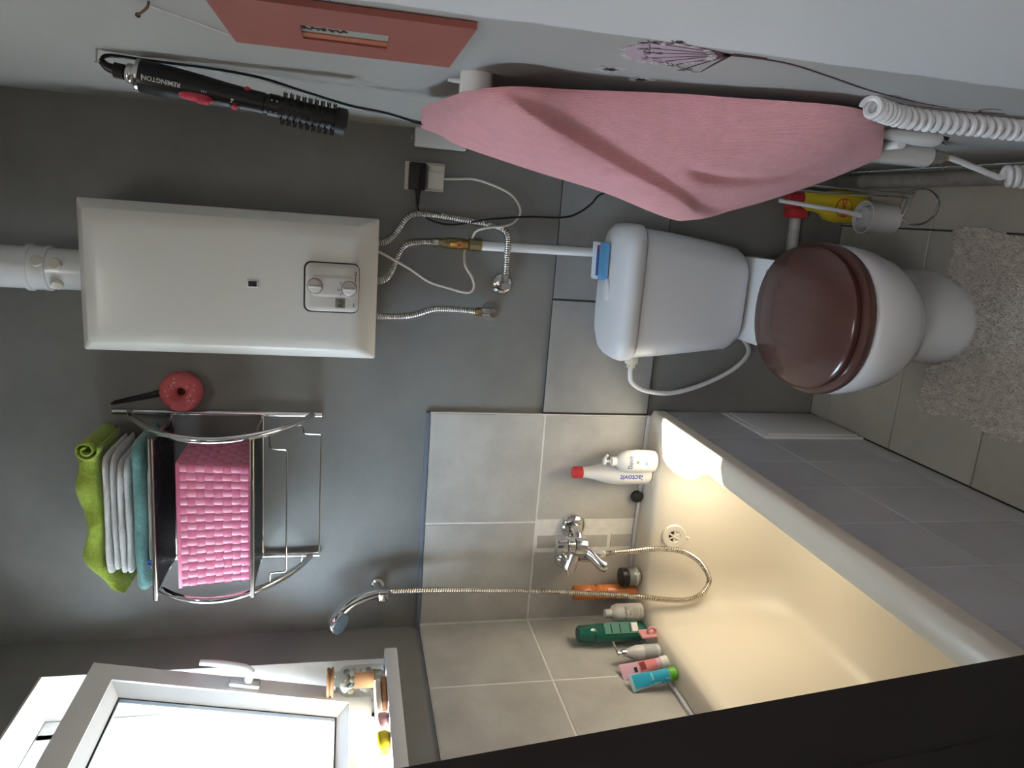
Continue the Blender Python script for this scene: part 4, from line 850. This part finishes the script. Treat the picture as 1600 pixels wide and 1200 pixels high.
ob('stem', line([hub, (-1.150, .93), (-1.111, .843), (-1.06, .74), (-1.025, .62), (-1.015, .53)], .0022, .0014), pur, dcl, smooth=False)
ob('stem', merge(line([(-1.023, .70), (-1.012, .66), (-1.012, .60), (-1.015, .53), (-1.03, .50)], .0014, .0022), line([(-1.02, .535), (-1.035, .545), (-1.048, .540), (-1.05, .525)], .0018, .0008)), pur, dcl, smooth=False)
ob('stem_highlight', merge(line([(-1.028, .70), (-1.017, .66), (-1.018, .60), (-1.021, .54)], .0009, .0009, .0013), line([(-1.040, .66), (-1.031, .60), (-1.022, .54)], .0009, .0009, .0013)), vw, dcl, smooth=False)
for (cy, cz, r_) in ((-.995, 1.095, .022), (-.955, 1.035, .018)):
    bq = M(); wq = M()
    for k in range(14):
        a = 2*PI*k/14+rnd.uniform(-.1, .1); r0 = r_*rnd.uniform(.7, 1); bq = merge(bq, line([(cy, cz), (cy+r0*.35*math.sin(a), cz+r0*.35*math.cos(a)), (cy+r0*.6*math.sin(a), cz+r0*.6*math.cos(a))], .0012, .0004))
        wq = merge(wq, line([(cy+r0*.55*math.sin(a), cz+r0*.55*math.cos(a)), (cy+r0*.85*math.sin(a), cz+r0*.85*math.cos(a)), (cy+r0*1.2*math.sin(a), cz+r0*1.2*math.cos(a))], .0009, .0003, .001))
    s_ = ob('small_seed_head', bq, pur, dcl, smooth=False); ob('seed_tips', wq, vw, s_, smooth=False)
# ---- towel radiator, its cord, and the coiled cord on the wall
rad = thing('towel_radiator', 'white tubular towel radiator mostly hidden by the pink towel', 'radiator', (1.37, -.92, .5))
TX, TY = 1.390, -.705
ob('collector', M().tube([(TX, TY, .342), (TX, TY, .347), (TX, TY, 1.24)], [.019, .0225, .0225], 24), pvc, rad)
for z in (.50, .66, .82, .98, 1.14): ob('rung', M().tube([(TX, TY-.015, z), (TX, TY-.12, z)], .009, 14), pvc, rad)
ob('wall_stub', M().tube([(1.4165, -.850, 1.250), (1.386, -.853, 1.250)], .0245, 26), pvc, rad)
ob('stub_pin', M().tube([(1.404, -.851, 1.272), (1.404, -.851, 1.292)], [.004, .0025], 8), pvc, rad)
ob('heater_nut', M().lathe((TX, TY, .342), (0, 0, -1), [(.014, 0), (.014, .020), (.012, .021), (.012, .033), (.009, .035)], 6), steel, rad)
ob('cable_gland', M().lathe((TX, TY, .308), (0, 0, -1), [(.0085, 0), (.0085, .006), (.006, .009)], 12), brass, rad)
ob('radiator_cord', M().tube(cat([(TX, TY, .302), (TX, TY, .290), (1.385, -.705, .262), (1.377, -.705, .228), (1.368, -.705, .190), (1.364, -.707, .172), (1.368, -.71, .164), (1.376, -.715, .168)]), .0058, 9), plastic_w, label='white cord leaving the radiator bottom towards the floor', cat_='cord')
ob('coiled_cord', coil([(1.366, -.722, .176), (1.366, -.735, .15), (1.364, -.745, .11), (1.362, -.76, .075), (1.360, -.80, .045), (1.352, -.90, .026)], .0165, .0128, .0058), plastic_w, label='white coiled cord hanging below the radiator cord', cat_='cord', group='white coiled cords')
ob('coiled_cord', coil([(1.402, -1.040, .730), (1.4015, -1.022, .695), (1.4005, -1.003, .655), (1.400, -.998, .60), (1.400, -1.005, .52), (1.400, -1.010, .43), (1.400, -1.015, .33), (1.400, -1.02, .22)], .0118, .0142, .0046), plastic_w, label='long white coiled cord along the wall beside the dandelion sticker', cat_='cord', group='white coiled cords')
cb = thing('wall_plug', 'white plug housing with metal prongs behind the coiled cord', 'plug', (1.40, -.83, .43))
ob('housing', M().loft([[Vector((1.402, -.83, z))+Vector((a*math.cos(t_), b__*math.sin(t_), 0)) for t_ in [2*PI*k/20 for k in range(20)]] for z, a, b__ in ((.436, .010, .016), (.442, .0135, .020), (.475, .0135, .021), (.50, .011, .016), (.535, .009, .013), (.56, .006, .009))]), plastic_w, cb)
ob('prong', M().tube([(1.398, -.838, .440), (1.394, -.842, .425)], .0022, 8), chrome, cb)
ob('prong', M().tube([(1.405, -.842, .440), (1.402, -.848, .428)], .0030, 8), black, cb)
# ---- pink towel
Acv = cat([(1.386, -.66, 1.312), (1.386, -.78, 1.288), (1.386, -.89, 1.264), (1.388, -.955, 1.217), (1.395, -.945, 1.125), (1.402, -.965, .984), (1.402, -.985, .906), (1.402, -1.02, .786), (1.402, -1.01, .72), (1.402, -.965, .650)], 10)
Bcv = cat([(1.362, -.56, 1.303), (1.350, -.59, 1.27), (1.334, -.60, 1.233), (1.304, -.60, 1.098), (1.276, -.60, .957), (1.240, -.60, .825), (1.240, -.60, .775), (1.264, -.60, .672), (1.308, -.60, .550), (1.350, -.64, .470), (1.372, -.74, .475)], 10)
def pl(cv, s): f = s*(len(cv)-1); i = min(int(f), len(cv)-2); return cv[i].lerp(cv[i+1], f-i)
def sm(a, b, x): x = max(0, min(1, (x-a)/(b-a))); return x*x*(3-2*x)
def tw_front(s, t):
    a = pl(Acv, s); b = pl(Bcv, s); p = a.lerp(b, t); out = Vector((-.42, -.9, 0)).normalized()
    env = math.sin(PI*min(1, max(0, t)))**.6*math.sin(PI*min(1, max(0, s*.96+.02)))**.5
    bul = .055*env
    rt = (s-.30)*2.6   # the long diagonal fold
    e = t-rt
    fold = .022*sm(-.07, .07, e)*(1-.75*sm(.10, .75, e))*sm(.20, .38, s)*(1-sm(.62, .72, s))
    fold2 = .020*math.sin(t*6.5+s*8)*env*.5+.006*math.sin(s*26+t*4)*sm(.12, 0, s)
    crease = -.018*math.exp(-((t-.55-(s-.70)*.9)/.05)**2)*sm(.52, .62, s)*(1-sm(.75, .85, s))
    return p+out*(bul+fold+fold2+crease)*(env**.3)
def tw_back(s, t):
    a = pl(Acv, s); b = pl(Bcv, s); p = a.lerp(b, t); q = math.sin(PI*t)**.5*math.sin(PI*min(1, s*.96+.02))**.5
    return p+Vector((.010*q+max(0, 1.342-p.x)*q*.25, .010*q, 0))
tw = thing('bath_towel', 'large pink bath towel hanging over the radiator on the right wall', 'towel', (1.33, -.85, .45))
NU, NV = 150, 70
b = M(); b.grid(lambda s, t: tw_front(s, t), NU, NV, True); b.grid(lambda s, t: tw_back(s, 1-t), NU, NV, True)
k0 = (NU+1)*(NV+1)
for j_ in range(NV):   # close both ends
    for i_ in (0, NU):
        a = i_*(NV+1)+j_; a2 = k0+i_*(NV+1)+(NV-j_); b.f.append((a, a+1, a2-1, a2))
two = ob('terry', b, pinkt, tw, ang=80)
# ---- corner behind the towel: brush, cleaner, stand, pipe, valve
br_ = thing('toilet_brush', 'white toilet brush standing in a round white holder', 'toilet brush', (1.288, -.185, 0))
bc = Vector((1.284, -.212, 0.0008))
ob('holder', M().lathe(bc, UZ, [(.036, 0), (.038, .002), (.042, .090), (.043, .092), (.040, .092), (.036, .012), (.0, .010)], 30, False), plastic_w, br_)
ob('bristle_head', M().lathe(bc+Vector((0, 0, .02)), UZ, [(.020, 0), (.030, .01), (.031, .06), (.026, .072), (.008, .078)], 22), mat('brush_white', (.55, .55, .57), .9, bump=1., bscale=300), br_)
hb_ = [(1.284, -.212, .08), (1.292, -.206, .13), (1.300, -.198, .22), (1.309, -.185, .33)]
ob('handle', M().tube(cat(hb_, 20), lambda t: .0068-.0015*t+.0004*math.sin(t*150), 12), plastic_w, br_)
sv = thing('cleaner_bottle', 'yellow cleaner bottle with a red label and red cap in the corner', 'bottle', (1.312, -.08, 0))
yel = mat('yellow_bottle', (.72, .56, .03), .35); vc = Vector((1.312, -.085, .0008))
def svr(z, a, b__, ox=0): return [vc+Vector((ox+a*math.cos(t_), b__*math.sin(t_), z)) for t_ in [2*PI*k/28 for k in range(28)]]
ob('body', M().loft([svr(0, .040, .028), svr(.004, .043, .031), svr(.09, .045, .032), svr(.12, .040, .030), svr(.135, .030, .024, .004), svr(.155, .026, .021, .006), svr(.175, .028, .021, .008), svr(.19, .022, .018, .010), svr(.20, .014, .014, .012)]), yel, sv)
ob('cap', M().lathe(vc+Vector((.012, 0, .198)), UZ, [(.016, 0), (.017, .002), (.015, .045), (.012, .048)], 18), red, sv)
lb = M().loft([[vc+Vector((-.004+a*math.cos(t_), -.0325-o_, .086+a*1.0*math.sin(t_))) for t_ in [2*PI*k/28 for k in range(28)]] for a, o_ in ((.026, 0), (.026, .001))])
lo = ob('label', lb, red, sv, smooth=False)
lb = M().loft([[vc+Vector((-.004+a*math.cos(t_), -.0333-o_, .086+a*1.0*math.sin(t_))) for t_ in [2*PI*k/28 for k in range(28)]] for a, o_ in ((.023, 0), (.023, .0006))])
ob('label_face', lb, yel, sv, smooth=False)
lettering('SAVO', .019, vc+Vector((-.004, -.0342, .086)), UX, UZ, red, sv, bold=.0008)
pv = thing('stop_valve', 'white pipe with a red handle beside the toilet', 'valve', (1.24, -.03, .17))
ob('pipe', M().tube(cat([(1.12, -.045, .185), (1.18, -.045, .182), (1.272, -.045, .186)]), .0165, 16), mat('grey_white_pipe', (.48, .48, .46), .5, var=.2, vscale=40), pv)
ob('handle', M().rbox(1.270, 1.300, -.068, -.024, .160, .214, .008, .006).rbox(1.296, 1.345, -.056, -.036, .178, .222, .006, .005), red, pv)
tp = thing('paper_stand', 'chrome wire stand with a round floor ring beside the toilet brush', 'stand', (1.32, -.30, 0))
rg_ = [(1.318+.045*math.cos(a), -.302+.068*math.sin(a), .0035) for a in [2*PI*k/40 for k in range(41)]]
ob('floor_ring', M().tube(rg_, .0028, 8), chrome, tp)
ob('post', M().tube([(1.340, -.262, .005), (1.333, -.262, .33)], .0028, 8), chrome, tp)
ob('post', M().tube([(1.350, -.285, .006), (1.345, -.285, .33)], .0028, 8), chrome, tp)
ob('brace', M().tube([(1.340, -.262, .008), (1.300, -.245, .006)], .0025, 8).tube([(1.285, -.250, .004), (1.362, -.285, .006)], .0025, 8), chrome, tp)
ob('floor_pipe', M().tube([(1.383, -.03, .052), (1.380, -.13, .052), (1.380, -.134, .052), (1.380, -.15, .052), (1.380, -.154, .052), (1.377, -2.0, .045)], [.0185, .0185, .0215, .0215, .0185, .0185], 18), mat('old_grey_pipe', (.22, .215, .20), .55, var=.18, vscale=30), label='old grey drain pipe along the floor by the right wall', cat_='pipe')
# ---- bath mat
bm_ = thing('bath_mat', 'shaggy beige bath mat cut out around the toilet foot', 'mat', (1.04, -.7, 0))
mx0, mx1, my0, my1 = .828, 1.262, -1.05, -.445
def inmat(x, y):
    if not (mx0+.01*math.sin(y*30) < x < mx1+.008*math.sin(y*22) and my0 < y < my1-.02*(x-.8)+.006*math.sin(x*40)): return False
    return ((x-CX)/.128)**2+((y+.355)/.218)**2 > 1
nx, ny = 60, 84; b = M(); idx = {}
def vid(i, j_, top):
    k = (i, j_, top)
    if k not in idx: idx[k] = len(b.v); b.v.append((mx0-.01+(mx1-mx0+.02)*i/nx, my0+(my1-my0)*j_/ny, .009 if top else .0008))
    return idx[k]
cells = {(i, j_) for i in range(nx) for j_ in range(ny) if inmat(mx0-.01+(mx1-mx0+.02)*(i+.5)/nx, my0+(my1-my0)*(j_+.5)/ny)}
for i, j_ in cells:
    b.f.append((vid(i, j_, 1), vid(i+1, j_, 1), vid(i+1, j_+1, 1), vid(i, j_+1, 1))); b.f.append((vid(i, j_+1, 0), vid(i+1, j_+1, 0), vid(i+1, j_, 0), vid(i, j_, 0)))
    for (di, dj, p_, q_) in ((1, 0, (1, 0), (1, 1)), (-1, 0, (0, 1), (0, 0)), (0, 1, (1, 1), (0, 1)), (0, -1, (0, 0), (1, 0))):
        if (i+di, j_+dj) not in cells:
            a, c_ = (i+p_[0], j_+p_[1]), (i+q_[0], j_+q_[1]); b.f.append((vid(*a, 0), vid(*c_, 0), vid(*c_, 1), vid(*a, 1)))
ob('backing', b, matb, bm_, smooth=False)
b = M(); cnt = 0; rnd = random.Random(9)
while cnt < 17000:
    x = rnd.uniform(mx0-.01, mx1+.01); y = rnd.uniform(my0, my1)
    if not inmat(x, y): continue
    cnt += 1; a = rnd.uniform(0, 2*PI); ln = rnd.uniform(.008, .016); l_ = rnd.uniform(.003, .010); r_ = rnd.uniform(.0013, .0022); n = len(b.v)
    dx, dy = l_*math.cos(a), l_*math.sin(a)
    for (q, rr) in ((0, 1.), (.55, 1.05), (1., .55)):
        for k in range(4):
            t_ = PI/2*k; b.v.append((x+dx*q*q+r_*rr*math.cos(t_), y+dy*q*q+r_*rr*math.sin(t_), .007+ln*q))
    for q in (0, 4):
        for k in range(4): b.f.append((n+q+k, n+q+(k+1) % 4, n+q+4+(k+1) % 4, n+q+4+k))
    b.f.append((n+8, n+9, n+10, n+11))
pile = bpy.data.meshes.new('pile'); pile.from_pydata([(v[0]-1.04, v[1]+.7, v[2]) for v in b.v], [], b.f); pile.materials.append(matb)
po = bpy.data.objects.new('pile', pile); COL.objects.link(po); po.parent = bm_; po['kind'] = 'stuff'
bpy.context.view_layer.update()
